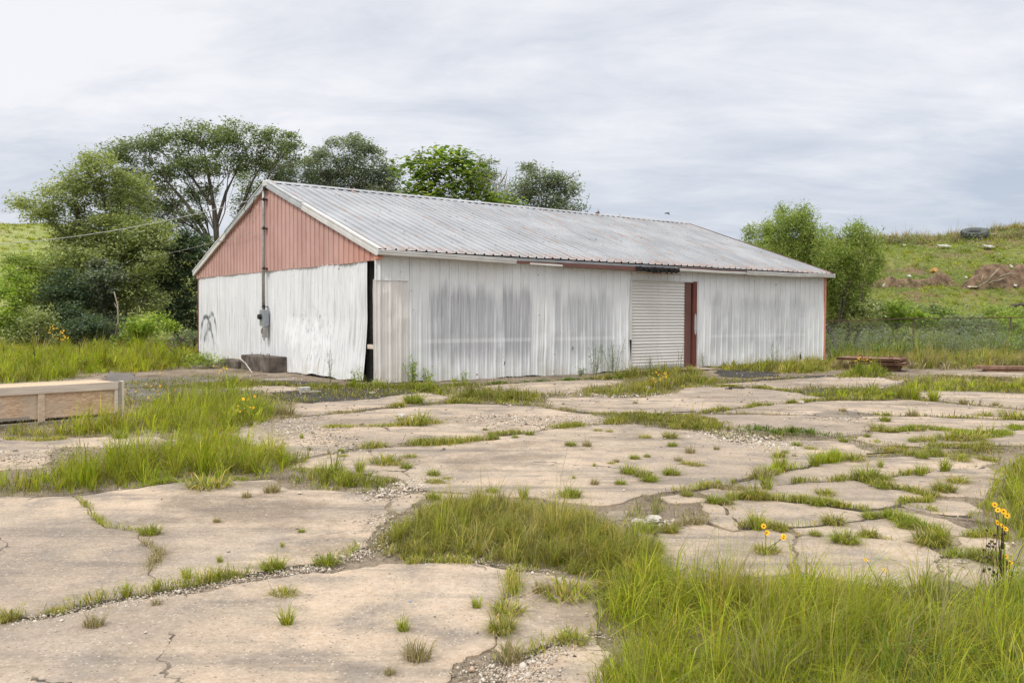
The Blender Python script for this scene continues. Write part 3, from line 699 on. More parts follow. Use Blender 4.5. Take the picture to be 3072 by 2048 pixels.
GP('spreading grass clump between the left band and the centre', [(850, 1440), (900, 1412), (1050, 1410), (1080, 1430), (1215, 1447), (1170, 1478), (1090, 1482), (980, 1472), (880, 1464)], .19, 'green', 2.2, .25, .03, .5)
GP('mossy grass drift across the middle of the paving', [(1760, 1247), (1860, 1241), (2000, 1247), (2110, 1253), (2200, 1275), (2230, 1298), (2100, 1300), (2020, 1292), (1950, 1277), (1860, 1268)], .09, 'olive', 1.8, .3, .03, .6, z0=.03)
GP('dark green grass strip right of the pale rubble', [(2200, 1280), (2300, 1285), (2420, 1296), (2560, 1312), (2480, 1316), (2300, 1312), (2210, 1305)], .10, 'deep', 1.6, .3, .03, .5, z0=.03)
GP('olive grass belt between two slabs before the long wall', [(1330, 1192), (1400, 1180), (1500, 1177), (1620, 1187), (1645, 1207), (1560, 1214), (1480, 1210), (1350, 1205)], .24, 'olive', 2.0, .4, .04, .4)
GP('green grass lobe below the cream wall sheet', [(1190, 1160), (1300, 1160), (1365, 1178), (1340, 1192), (1260, 1182), (1200, 1172)], .22, 'green', 2.0, .3, .03, .4)
GP('thin grass along the foot of the gable corner', [(860, 1166), (900, 1160), (1000, 1158), (1100, 1156), (1200, 1158), (1300, 1153), (1420, 1150), (1420, 1158), (1300, 1168), (1200, 1170), (1000, 1170)], .17, 'green', 1.6, .25, .05, .5)
GP('feathery grass mound before the roller door', [(1720, 1182), (1850, 1168), (1950, 1148), (2050, 1135), (2150, 1140), (2165, 1155), (2050, 1166), (2010, 1186), (1900, 1190), (1760, 1192)], .32, 'olive', 2.0, .5, .08, .45)
GP('grass at the left foot of the roller door', [(1720, 1140), (1800, 1128), (1900, 1120), (2000, 1112), (2090, 1108), (2130, 1125), (2020, 1140), (1850, 1142)], .26, 'olive', 1.5, .5, .08, .5)
GP('grass island right of the dark bed among far slabs', [(2420, 1188), (2480, 1176), (2620, 1172), (2740, 1172), (2760, 1196), (2620, 1201), (2480, 1200)], .20, 'lime', 1.5, .3, .08, .6)
GP('grass belt between the far right slabs', [(2680, 1162), (2780, 1152), (2900, 1152), (3072, 1156), (3400, 1165), (3400, 1185), (3072, 1178), (2900, 1177), (2760, 1178)], .24, 'lime', 1.8, .4, .06, .5)
GP('bushy grass mound hiding the left of the rusty stack', [(2500, 1128), (2560, 1112), (2640, 1112), (2690, 1126), (2650, 1133), (2520, 1136)], .30, 'green', 2.2, .4, .08, .3)
GP('grass and straw along the foot of the far wall section', [(2095, 1104), (2250, 1096), (2470, 1086), (2530, 1090), (2520, 1110), (2450, 1122), (2320, 1122), (2150, 1112)], .27, 'mixed', 1.7, .5, .1, .5)
GP('straw coloured clump at the right end of the building', [(2480, 1098), (2560, 1092), (2600, 1102), (2560, 1114), (2490, 1114)], .32, 'straw', 1.6, .4, .1, .4)
GP('rough straw and green growth before the chain link fence', [(2480, 1082), (2700, 1076), (3400, 1070), (3500, 1100), (3072, 1108), (2760, 1108), (2600, 1100), (2490, 1096)], .50, 'mixed', 1.9, .6, .1, .4)
GP('band of tan dry grass at the front of the fence growth', [(2480, 1090), (2700, 1088), (3100, 1086), (3500, 1086), (3500, 1106), (3072, 1108), (2760, 1110), (2600, 1104)], .36, 'straw', 1.5, .4, .1, .7)
GP('tall grey green weeds along the chain link fence', [(2480, 1074), (2700, 1066), (3072, 1064), (3600, 1064), (3600, 1080), (3072, 1080), (2700, 1084), (2480, 1088)], 1.05, 'deep', 2.4, .8, .08, .4, name='weeds', dim=1.15)
GP('bright meadow grass between the crate and the trees', [(-300, 1052), (0, 1049), (300, 1049), (597, 1050), (640, 1080), (590, 1096), (560, 1108), (420, 1118), (300, 1122), (200, 1142), (0, 1160), (-300, 1175)], .48, 'lime', 2.0, .8, .04, .35, cap=220000)
GP('thin grass strip between the asphalt strips', [(480, 1163), (560, 1156), (640, 1152), (860, 1148), (880, 1158), (700, 1168), (560, 1169)], .14, 'green', 1.5, .2, .05, .6)
GP('olive patch of fine grass on the right hand paving', [(2600, 1352), (2650, 1340), (2762, 1342), (2790, 1358), (2700, 1371), (2630, 1371)], .13, 'olive', 1.8, .25, .06, .4)
GP('second olive patch of fine grass nearer the right edge', [(2850, 1350), (2920, 1338), (3000, 1343), (3010, 1357), (2950, 1370), (2880, 1364)], .12, 'olive', 1.8, .25, .06, .4)
GP('spiky dark tussock among the rubble right of centre', [(1870, 1545), (1900, 1522), (1990, 1518), (2020, 1535), (1990, 1552), (1900, 1556)], .22, 'olive', 1.2, .15, .12, .4, lean=(.1, .6))
GP('dry tussock beside the spiky one', [(2030, 1562), (2060, 1540), (2130, 1545), (2150, 1562), (2100, 1575), (2040, 1574)], .18, 'mixed', 1.5, .15, .1, .4)

# joints between slabs: polylines strewn with short grass (x, y in photograph pixels)
JOINTS = [
 ([(0, 1874), (200, 1832), (383, 1794), (595, 1754), (850, 1708), (1000, 1692), (1085, 1660)], .05, .09, 'mixed', .8),
 ([(220, 1495), (255, 1527), (264, 1557), (298, 1574), (408, 1598)], .03, .05, 'mixed', .55),
 ([(425, 1630), (472, 1672), (442, 1719)], .04, .05, 'straw', .5),
 ([(1553, 1720), (1527, 1783), (1512, 1868)], .05, .08, 'mixed', .7),
 ([(1795, 1908), (1680, 1952), (1595, 1975), (1530, 1990)], .06, .08, 'mixed', .8),
 ([(1091, 1347), (1300, 1338), (1448, 1322)], .16, .10, 'olive', 1.3),
 ([(1400, 1322), (1485, 1307), (1587, 1300)], .10, .06, 'olive', .7),
 ([(1658, 1286), (1808, 1275), (1856, 1262)], .14, .07, 'olive', 1.0),
 ([(1604, 1218), (1672, 1229), (1760, 1240)], .14, .05, 'straw', .9),
 ([(1118, 1229), (1278, 1216), (1400, 1209), (1600, 1216)], .10, .09, 'olive', 1.1),
 ([(860, 1258), (986, 1243), (1118, 1230)], .14, .05, 'straw', .6),
 ([(986, 1284), (1210, 1277), (1329, 1267)], .14, .06, 'mixed', .7),
 ([(2120, 1240), (2272, 1220), (2476, 1203), (2748, 1199)], .07, .07, 'olive', 1.0),
 ([(2748, 1200), (2884, 1214), (3072, 1231)], .06, .06, 'mixed', .5),
 ([(2612, 1248), (2782, 1251), (3072, 1262)], .06, .06, 'mixed', .6),
 ([(2612, 1292), (2694, 1299), (2782, 1289), (2850, 1296), (2935, 1315), (2986, 1305), (3072, 1285)], .12, .07, 'green', 1.3),
 ([(2560, 1320), (2700, 1342), (2884, 1344), (3020, 1336)], .10, .07, 'olive', 1.0),
 ([(2023, 1475), (2114, 1462), (2186, 1449), (2286, 1432), (2371, 1416)], .06, .07, 'mixed', .9),
 ([(2286, 1432), (2371, 1414), (2425, 1403), (2537, 1382)], .07, .12, 'lime', 1.7),
 ([(2598, 1371), (2762, 1369), (2900, 1375), (2990, 1390)], .06, .06, 'olive', .7),
 ([(2114, 1464), (2200, 1470), (2240, 1468)], .05, .06, 'straw', 1.0),
 ([(2380, 1455), (2443, 1449), (2500, 1450), (2566, 1443)], .06, .08, 'olive', 1.4),
 ([(2566, 1443), (2657, 1436), (2740, 1428), (2829, 1413), (2943, 1402)], .05, .07, 'mixed', 1.0),
 ([(2617, 1457), (2657, 1467), (2723, 1478), (2770, 1488), (2800, 1492)], .07, .07, 'olive', 1.7),
 ([(2783, 1505), (2729, 1510), (2657, 1525), (2571, 1530), (2514, 1522), (2429, 1510)], .05, .06, 'mixed', 1.4),
 ([(2429, 1511), (2394, 1505), (2286, 1499), (2190, 1500)], .06, .08, 'mixed', 1.5),
 ([(2180, 1505), (2235, 1583)], .03, .04, 'straw', .3),
 ([(2240, 1588), (2290, 1592), (2380, 1588), (2440, 1580)], .06, .08, 'mixed', 1.4),
 ([(2440, 1580), (2530, 1572), (2600, 1558), (2640, 1552)], .04, .06, 'mixed', .9),
 ([(2640, 1552), (2690, 1568), (2750, 1588), (2810, 1602)], .06, .08, 'green', 1.5),
 ([(2700, 1522), (2760, 1530), (2850, 1548), (2910, 1552)], .06, .06, 'mixed', 1.2),
 ([(2400, 1614), (2500, 1612), (2600, 1617), (2700, 1624)], .03, .05, 'mixed', .5),
 ([(2850, 1606), (2930, 1608), (3000, 1618)], .05, .06, 'mixed', 1.0),
 ([(2830, 1673), (2950, 1675), (3040, 1688)], .06, .08, 'green', 1.3),
 ([(1960, 1605), (2040, 1578), (2130, 1573)], .05, .05, 'straw', 1.0),
 ([(213, 1490), (350, 1473), (510, 1453), (800, 1437)], .05, .05, 'green', 1.0),
 ([(1213, 1692), (1425, 1688), (1553, 1713), (1640, 1720)], .05, .06, 'mixed', .8),
 ([(0, 1318), (100, 1324), (200, 1318)], .06, .05, 'mixed', .8),
 ([(2130, 1160), (2272, 1164), (2350, 1172), (2440, 1188)], .08, .06, 'olive', 1.0),
 ([(2050, 1164), (2200, 1160)], .06, .05, 'mixed', .7),
 ([(2660, 1136), (2740, 1150), (2820, 1132), (2900, 1135), (3072, 1145)], .12, .10, 'straw', 1.0),
 ([(1440, 1156), (1560, 1147), (1740, 1139), (1860, 1135)], .08, .06, 'deep', 1.6),
]
parts = []
for pts, wd, h, pal, dens in JOINTS:
    W = [G(u, v)[:2] for u, v in pts]
    for a, b in zip(W[:-1], W[1:]):
        L = np.linalg.norm(b-a); dist = (a[1]+b[1])/2; w0 = max(.0042, .6*dist/864)
        n = int(min(9000, dens*L*wd*2*2.0/(w0*h)*2.2))
        t = rng.uniform(0, 1, n); P = a+(b-a)*t[:, None]
        cl = .5+.5*vnoise(P[:, 0]*1.0, P[:, 1]*1.0, 5.5)
        k = rng.uniform(0, 1, n) < sm(cl*1.9-.6); P = P[k]; cl = cl[k]; n = len(P)
        if n == 0: continue
        P = np.array([displace(p) for p in P])+rng.normal(0, wd*.5, (n, 2))*(.4+.9*cl[:, None])
        base = np.zeros((n, 3)); base[:, :2] = P; base[:, 2] = .012
        parts.append(blades(base, h*rng.uniform(.4, 1.3, n)*(.5+.9*cl), w0*rng.uniform(.6, 1.3, n), rng.uniform(.3, 1.3, n), cols=palette(pal, n)))
V, fc, cc = join_blades(parts)
tag(link('joint_grass', mesh_np('joint_grass', V, fc, cc), M_grass), 'short grass rooted in the open joints of the paving', 'grass', kind='stuff')

SP = [np.array([G(u, v)[:2] for u, v in q]) for q in SLABS]
Q_ = sample_poly([(-6, 3.4), (4.5, 3.4), (17, 13), (17, 25), (-4, 19), (-8, 22), (-10, 16)], 150000)
Q_ = Q_[~inside_building(Q_)]
ins = np.zeros(len(Q_), bool)
for q in SP:
    lo, hi = q.min(0), q.max(0); k = (Q_[:, 0] > lo[0]) & (Q_[:, 0] < hi[0]) & (Q_[:, 1] > lo[1]) & (Q_[:, 1] < hi[1])
    kk = np.where(k)[0]
    if len(kk): ins[kk[inpoly(Q_[kk], [tuple(p) for p in q])]] = True
Q_ = Q_[~ins]; nn = .5+.5*vnoise(Q_[:, 0], Q_[:, 1], 3.1); Q_ = Q_[rng.uniform(0, 1, len(Q_)) < sm(nn*1.7-.25)]; n = len(Q_)
base = np.concatenate([Q_, np.full((n, 1), .002)], 1); dsc = np.clip(Q_[:, 1]/8, .6, 2)
cg = np.where(rng.uniform(0, 1, (n, 1)) < .45, palette('straw', n)*.45, palette('mixed', n)*.8)
V, fc, cc = join_blades([blades(base, .05*dsc*rng.lognormal(0, .4, n), .0055*dsc*rng.uniform(.6, 1.4, n), rng.uniform(.6, 1.5, n), cols=cg)])
tag(link('ground_cover', mesh_np('ground_cover', V, fc, cc), M_grass), 'low dry thatch and sprouts on the bare soil between slabs', 'ground cover', kind='stuff')

m = MB()
for pts, wd, h, pal, dens in JOINTS:
    W = []
    for (u0, v0), (u1, v1) in zip(pts[:-1], pts[1:]):
        for t in np.linspace(0, 1, 8, endpoint=False): W.append(G(u0+(u1-u0)*t, v0+(v1-v0)*t)[:2])
    W.append(G(*pts[-1])[:2]); L_, R_ = [], []
    for i in range(len(W)):
        a, b = W[max(i-1, 0)], W[min(i+1, len(W)-1)]; t = (b-a)/(np.linalg.norm(b-a)+1e-9); p = displace(W[i]); ww = (.03+.28*wd)*random.uniform(.4, 1.2)
        z = .0035+.0001*(len(pts) % 7)+random.uniform(0, .0008); L_.append((p[0]-t[1]*ww, p[1]+t[0]*ww, z)); R_.append((p[0]+t[1]*ww, p[1]-t[0]*ww, z))
    m.sheet([R_, L_])
tag(m.build('joint_soil', mat_asphalt('dark_joint_soil', (.045, .035, .026), (.12, .095, .07), .95)), 'black soil packed in the joints between the slabs', 'soil', kind='stuff')

# single tufts standing on the slabs
def tuft_mesh(kind, v=0):
    spec = {'green': (260, .080, .10, 1.1, 'green', .0052), 'tan': (170, .09, .08, .8, 'straw', .0045), 'spiky': (120, .17, .05, .55, 'lime', .0050), 'flat': (220, .06, .12, 1.4, 'mixed', .0050), 'round': (420, .095, .12, 1.2, 'green' if v % 2 else 'olive', .0055)}[kind]
    n, h, r, ln, pal, w_ = spec
    az = rng.uniform(0, 2*np.pi, n); rr = r*np.sqrt(rng.uniform(0, 1, n))*.7
    base = np.stack([np.cos(az)*rr, np.sin(az)*rr*.8, np.zeros(n)], -1)
    V, fc, cc = join_blades([blades(base, h*rng.lognormal(-.1, .38, n), w_*rng.uniform(.7, 1.4, n), ln*rng.uniform(.2, 1.3, n)*(.4+rr/r), az+rng.normal(0, .5, n), np.where(rng.uniform(0, 1, (n, 1)) < .22, palette('straw', n)*.8, palette(pal, n)))])
    return mesh_np(kind+'_tuft', V, fc, cc)
TM = {k: [tuft_mesh(k, q_) for q_ in range(4)] for k in ('green', 'tan', 'spiky', 'flat', 'round')}
TL = {'green': 'small isolated green grass tuft on the bare concrete', 'round': 'rounded dense green grass cushion growing on the paving', 'tan': 'small dry straw coloured tuft on the concrete', 'spiky': 'upright yellow green spray of grass in the paving', 'flat': 'flat sprawling tuft of mixed green and dry grass'}
TW = {'green': 'small green grass tuft', 'round': 'rounded green grass cushion', 'tan': 'dry straw coloured tuft', 'spiky': 'upright yellow green grass spray', 'flat': 'sprawling mixed grass tuft'}
TUFTS = [  # x, y of the base, width in photograph pixels, kind
 (450, 1607, 52, 'green'), (840, 1712, 45, 'spiky'), (905, 1600, 18, 'green'), (848, 1645, 18, 'spiky'), (980, 1700, 60, 'green'), (860, 1880, 60, 'spiky'),
 (850, 1790, 55, 'flat'), (810, 1712, 55, 'round'), (380, 1795, 45, 'spiky'), (170, 1842, 45, 'flat'), (20, 1868, 60, 'round'), (630, 1465, 95, 'flat'),
 (360, 1316, 38, 'green'), (280, 1886, 60, 'tan'), (470, 1820, 30, 'tan'), (1210, 1900, 50, 'spiky'), (1430, 1830, 40, 'spiky'), (1525, 1845, 75, 'flat'), (1505, 1900, 80, 'round'),
 (1700, 1790, 120, 'flat'), (1715, 1930, 75, 'flat'), (1250, 1985, 90, 'tan'), (1530, 1990, 90, 'tan'), (1170, 2030, 40, 'tan'), (1620, 1780, 50, 'tan'),
 (1711, 1340, 30, 'round'), (1760, 1342, 32, 'tan'), (1588, 1307, 24, 'green'), (1545, 1316, 16, 'green'), (1793, 1295, 20, 'flat'), (1830, 1298, 18, 'flat'),
 (1937, 1316, 30, 'flat'), (2011, 1317, 38, 'round'), (2017, 1342, 26, 'green'), (2070, 1362, 34, 'tan'), (1904, 1380, 26, 'round'), (1941, 1374, 18, 'green'),
 (1850, 1390, 20, 'tan'), (1834, 1394, 18, 'flat'), (1783, 1402, 14, 'spiky'), (2035, 1387, 26, 'tan'), (2062, 1396, 30, 'flat'), (2090, 1401, 32, 'flat'),
 (1888, 1424, 50, 'round'), (1930, 1435, 46, 'round'), (1950, 1447, 46, 'round'), (1861, 1457, 28, 'green'), (2014, 1428, 44, 'round'), (1721, 1440, 14, 'spiky'),
 (1712, 1495, 56, 'round'), (1570, 1500, 40, 'spiky'), (1475, 1480, 30, 'green'), (1784, 1457, 30, 'tan'), (2150, 1352, 20, 'tan'), (2390, 1340, 24, 'green'),
 (2432, 1350, 26, 'flat'), (2338, 1375, 34, 'round'), (2355, 1362, 18, 'green'), (2383, 1372, 14, 'tan'), (2530, 1328, 26, 'green'), (2562, 1382, 50, 'flat'),
 (2765, 1376, 34, 'green'), (2640, 1404, 24, 'spiky'), (2655, 1265, 30, 'green'), (2642, 1295, 50, 'flat'), (2680, 1296, 34, 'flat'), (2745, 1293, 40, 'flat'),
 (2600, 1313, 20, 'green'), (2738, 1328, 24, 'green'), (2780, 1325, 45, 'flat'), (2850, 1322, 60, 'flat'), (2910, 1322, 70, 'flat'), (2958, 1308, 60, 'flat'), (2800, 1365, 44, 'round'),
 (2880, 1383, 46, 'flat'), (2835, 1416, 46, 'spiky'), (2760, 1430, 40, 'spiky'), (2600, 1443, 80, 'round'), (2650, 1442, 40, 'flat'), (2870, 1450, 50, 'flat'),
 (2830, 1478, 60, 'round'), (2650, 1468, 40, 'round'), (2475, 1487, 46, 'flat'), (2455, 1519, 50, 'round'), (2500, 1576, 58, 'round'), (2610, 1557, 40, 'round'),
 (2605, 1615, 50, 'round'), (2535, 1634, 72, 'round'), (2445, 1612, 34, 'round'), (2720, 1588, 54, 'round'), (2790, 1636, 95, 'round'), (2830, 1640, 60, 'spiky'),
 (2955, 1685, 70, 'round'), (2980, 1690, 60, 'round'), (2340, 1594, 48, 'round'), (2270, 1592, 60, 'spiky'), (2180, 1515, 36, 'round'), (2145, 1513, 50, 'round'),
 (2265, 1500, 70, 'round'), (2300, 1470, 50, 'spiky'), (2060, 1492, 34, 'round'), (1940, 1600, 60, 'round'), (2010, 1600, 46, 'round'), (1945, 1655, 76, 'round'),
 (2155, 1462, 24, 'spiky'), (2198, 1452, 18, 'spiky'), (2340, 1415, 50, 'spiky'), (2445, 1400, 50, 'spiky'), (2505, 1385, 40, 'spiky'), (2300, 1660, 60, 'flat'),
 (1160, 1395, 70, 'flat'), (1220, 1408, 32, 'green'), (1080, 1420, 44, 'spiky'), (1300, 1430, 34, 'green'), (1305, 1452, 40, 'flat'), (1340, 1440, 20, 'flat'), (1230, 1375, 30, 'flat'), (1023, 1357, 16, 'green'), (1028, 1373, 22, 'flat'),
 (905, 1317, 16, 'spiky'), (1245, 1275, 80, 'flat'), (1455, 1292, 12, 'green'), (1480, 1318, 24, 'green'), (1240, 1212, 60, 'round'), (2735, 1200, 60, 'spiky'), (2800, 1205, 46, 'spiky'), (2890, 1212, 26, 'tan'), (2985, 1219, 22, 'tan'),
 (2955, 1250, 34, 'flat'), (3040, 1256, 60, 'flat'), (2738, 1250, 34, 'tan'), (2660, 1249, 18, 'green'), (2528, 1238, 24, 'tan'), (2290, 1440, 60, 'tan'), (740, 1495, 30, 'tan'), (815, 1480, 50, 'tan'), (1300, 1500, 40, 'green'), (1420, 1660, 60, 'flat'),
 (2162, 1236, 22, 'tan'), (1905, 1212, 16, 'tan'), (1690, 1215, 10, 'tan'), (860, 1250, 60, 'tan'), (650, 1570, 24, 'tan'), (660, 1690, 24, 'spiky'), (560, 1740, 40, 'spiky'), (470, 1775, 30, 'spiky'), (700, 1735, 40, 'flat'), (640, 1745, 50, 'flat')]
for i, (u, v, wpx, kd) in enumerate(TUFTS):
    p = G(u, v); s = 1.75*wpx*p[1]/F/(.22 if kd != 'round' else .30)
    o = link('grass_tuft', TM[kd][i % 4], M_grass)
    o.location = (p[0], p[1], .01); o.scale = (s, s, s*(.62 if kd == 'spiky' else .8)); o.rotation_euler = (0, 0, random.uniform(0, 6.28))
    reg = ('by the lower edge of the photo' if v > 1880 else 'on the foreground slab below the diagonal joint' if v > 1760 and u < 1560 else 'along the diagonal joint of the left slabs' if v > 1690 and u < 1000 else 'on the big left slab' if v > 1440 and u < 1090 else 'around the middle grass tongue' if u < 1800 and v > 1470 else
           'left of the middle of the yard' if u < 1400 and v > 1330 else 'on the middle slab' if v > 1330 and u < 2110 else 'among the broken pieces nearest the tall grass' if v > 1560 else 'among the broken right hand pieces' if v > 1400 else 'beside the olive patches on the right' if v > 1300 and u > 2400 else 'right of the middle slab' if v > 1330 else 'at the far slabs on the right' if u > 2100 else 'on the far slabs before the long wall')
    sz = 'wide ' if wpx >= 60 else 'tiny ' if wpx <= 30 else ''
    tag(o, sz+TW[kd]+' '+reg, 'grass tuft', sz+kd+' grass tufts '+reg)

# loose stones and grit
def stones(n, pos, size, cols, name, label, kind='stuff'):
    oct_ = np.array([(1, 0, 0), (0, 1, 0), (-1, 0, 0), (0, -1, 0), (0, 0, .7), (0, 0, -.5)], float)
    fc = np.array([(0, 1, 4), (1, 2, 4), (2, 3, 4), (3, 0, 4), (1, 0, 5), (2, 1, 5), (3, 2, 5), (0, 3, 5)])
    a = rng.uniform(0, 6.28, n); sc = size[:, None]*rng.uniform(.6, 1.2, (n, 3))
    v = oct_[None]*sc[:, None, :]+rng.normal(0, .18, (n, 6, 3))*size[:, None, None]
    c, s = np.cos(a)[:, None], np.sin(a)[:, None]
    x = v[..., 0]*c-v[..., 1]*s; y = v[..., 0]*s+v[..., 1]*c
    v = np.stack([x, y, v[..., 2]], -1)+pos[:, None, :]
    f = (fc[None]+(np.arange(n)*6)[:, None, None]).reshape(-1, 3)
    me = mesh_np(name, v.reshape(-1, 3), [f], np.repeat(cols, 6, 0))
    return tag(link(name, me, M_tint), label, 'rubble', kind=kind)
pos = []; siz = []
for pts, wd, num, s0 in [
    ([(40, 1872), (383, 1812), (595, 1775), (850, 1722), (1000, 1706)], .10, 2600, .010),
    ([(1000, 1680), (1085, 1668), (1200, 1600)], .14, 900, .012),
    ([(1560, 2010), (1600, 1990), (1680, 1955), (1790, 1912)], .08, 700, .011), ([(1420, 2040), (1550, 2020), (1620, 2048)], .16, 900, .012),
    ([(1120, 1500), (1190, 1470), (1260, 1450), (1330, 1440)], .22, 1400, .018), ([(1450, 1250), (1600, 1270), (1800, 1265)], .6, 2600, .020),
    ([(850, 1300), (900, 1290), (1000, 1330), (1100, 1390)], .5, 2600, .018), ([(2100, 1290), (2200, 1310), (2260, 1330), (2350, 1345)], .45, 2200, .024),
    ([(1780, 1186), (1850, 1186), (1960, 1184)], .5, 1200, .030), ([(1880, 1575), (1950, 1570), (2040, 1575)], .12, 700, .014),
    ([(760, 1275), (850, 1262), (900, 1258)], .5, 1400, .018), ([(2450, 1256), (2520, 1260), (2600, 1258)], .3, 900, .016),
    ([(0, 1390), (100, 1375), (150, 1360)], .5, 900, .016), ([(1100, 1560), (1180, 1560), (1170, 1620)], .2, 800, .010),
    ([(2700, 1700), (2800, 1690), (2900, 1690)], .12, 300, .012), ([(1250, 1690), (1400, 1686), (1560, 1712), (1660, 1730)], .1, 700, .009)]:
    W = [G(u, v)[:2] for u, v in pts]; seg = rng.integers(0, len(W)-1, num); t = rng.uniform(0, 1, num)
    A_ = np.array(W)[seg]; B_ = np.array(W)[seg+1]; P = A_+(B_-A_)*t[:, None]+rng.normal(0, wd*.55, (num, 2))
    pos.append(np.concatenate([P, np.full((num, 1), .014)], 1)); siz.append(s0*rng.lognormal(0, .5, num)*.45)
P2 = sample_poly([(-5, 3.6), (5.5, 3.6), (16, 15), (16, 24), (-7, 24), (-9, 14)], 9000)
P2 = P2[~inside_building(P2)]
pos.append(np.concatenate([P2, np.full((len(P2), 1), .022)], 1)); siz.append(np.clip(.0045*rng.lognormal(0, .6, len(P2))*np.clip(P2[:, 1]/7, .8, 2.6), 0, .03))
pos = np.concatenate(pos); siz = np.concatenate(siz)
cb = np.array([(.50, .44, .36), (.62, .56, .48), (.42, .35, .27), (.30, .25, .20), (.48, .36, .26), (.14, .11, .09)])
stones(len(pos), pos, siz, cb[rng.choice(6, len(pos), p=(.3, .2, .2, .14, .1, .06))], 'gravel', 'loose pale crushed gravel strewn over the paving')
def rock(u, v, wpx, hr, label, seed, mat=None, z=.03):
    p = G(u, v); s = wpx*p[1]/F/2
    bm = bmesh.new(); bmesh.ops.create_icosphere(bm, subdivisions=3, radius=1)
    for q in bm.verts:
        k = 1+.16*nz((q.co.x*2, q.co.y*2+q.co.z), 1.3, seed)+.08*nz((q.co.z*3, q.co.x*3), 2.1, seed*2)
        q.co *= k; q.co.z *= hr; q.co.y *= .75; q.co *= s
        q.co.z = max(q.co.z, -s*.25)
    me = bpy.data.meshes.new('rock'); bm.to_mesh(me); bm.free()
    o = link('rock', me, mat or M_stone); o.location = (p[0], p[1], z+s*.2); o.rotation_euler = (0, 0, seed*.3)
    return tag(o, label, 'rock')
rock(1203, 1258, 30, .62, 'round pale rock on the slab left of the centre', 1.0)
rock(1960, 1573, 52, .45, 'long white lump of concrete beside the spiky tussock', 2.2)
rock(1910, 1580, 42, .4, 'crumbled pale lump left of the long white lump', 3.1)
rock(1684, 1757, 26, .6, 'angular white stone by the tip of the grass tongue', 4.3)
rock(1757, 1926, 15, .6, 'small white pebble in the lower crack near tall grass', 5.2)
rock(1628, 1950, 22, .5, 'pale chip in the lower crack below the sprawling tuft', 6.7)
rock(2403, 1213, 18, .6, 'small pale rock on the joint of the far right slabs', 7.7)
rock(1940, 1172, 30, .5, 'pale rock in the grass mound before the roller door', 8.8)
rock(1231, 1832, 12, .8, 'small grey round pebble on the foreground slab', 9.4, M_grey, .05)
rock(1133, 1152, 30, .9, 'white boulder stub at the near building corner', 10.1)

# ------------------------------------------------------------------ the warehouse
B = empty('metal_warehouse', (BX, BY, 0), BT)
tag(B, 'old white corrugated metal warehouse with pink gable and roller door', 'building')
SL = (BR-BH)/(BW/2)                     # roof slope
PIT = .274
def rib_profile(a0, a1, hi=.030, minor=.007):
    """(position, height) pairs of trapezoid ribs at every multiple of the pitch"""
    pts = set([a0, a1]); k0 = int(math.floor(a0/PIT))-1; k1 = int(math.ceil(a1/PIT))+1
    pr = []
    for k in range(k0, k1):
        b = k*PIT
        pr += [(b+.004, 0), (b+.020, hi), (b+.052, hi), (b+.068, 0), (b+.125, 0), (b+.133, minor), (b+.150, minor), (b+.158, 0), (b+.195, 0), (b+.203, minor), (b+.220, minor), (b+.228, 0)]
    xs_ = [p[0] for p in pr]; hs = [p[1] for p in pr]
    inn = [(x, h) for x, h in pr if a0 < x < a1]
    return [(a0, float(np.interp(a0, xs_, hs)))]+inn+[(a1, float(np.interp(a1, xs_, hs)))]
def front_panel(x0, x1, z0, z1, mat, proud=0.0, lean=0.0, name='wall_panel', amp=.012, zb=None, rows=9):
    m = MB(); pr = rib_profile(x0, x1); R_ = []
    sd_ = random.uniform(0, 50)
    for j in range(rows):
        t = j/(rows-1); row = []
        for x, h in pr:
            zz0 = z0+(zb(x) if zb else 0); z = zz0+(z1-zz0)*t
            d = amp*nz((x*1.1+sd_*.0, z*1.2), .9, 3.0)+.004*nz((x*2, z*2), 2.2, sd_)
            row.append((x+.010*math.sin(z*2.1+x)*(1-t), -(h+proud+d*(1 if t < .98 else .3)+lean*(1-t)), z))
        R_.append(row)
    m.sheet(R_); return m.build(name, mat, B)
zb_f = lambda x: .02*math.sin(x*1.9)+.012*math.sin(x*7.3)
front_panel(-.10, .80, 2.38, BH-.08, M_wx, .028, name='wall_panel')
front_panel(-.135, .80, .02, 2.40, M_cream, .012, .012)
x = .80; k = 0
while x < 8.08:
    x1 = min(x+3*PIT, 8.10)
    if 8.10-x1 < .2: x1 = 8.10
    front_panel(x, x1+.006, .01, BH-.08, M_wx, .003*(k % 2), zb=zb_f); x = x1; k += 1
x = 8.10
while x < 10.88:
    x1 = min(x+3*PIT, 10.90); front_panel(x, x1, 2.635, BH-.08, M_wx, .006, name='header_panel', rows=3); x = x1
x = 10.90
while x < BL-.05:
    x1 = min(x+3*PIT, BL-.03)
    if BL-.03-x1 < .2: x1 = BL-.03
    front_panel(x, x1+.006, .03, BH-.08, M_wx, .003*(k % 2), zb=zb_f); x = x1; k += 1
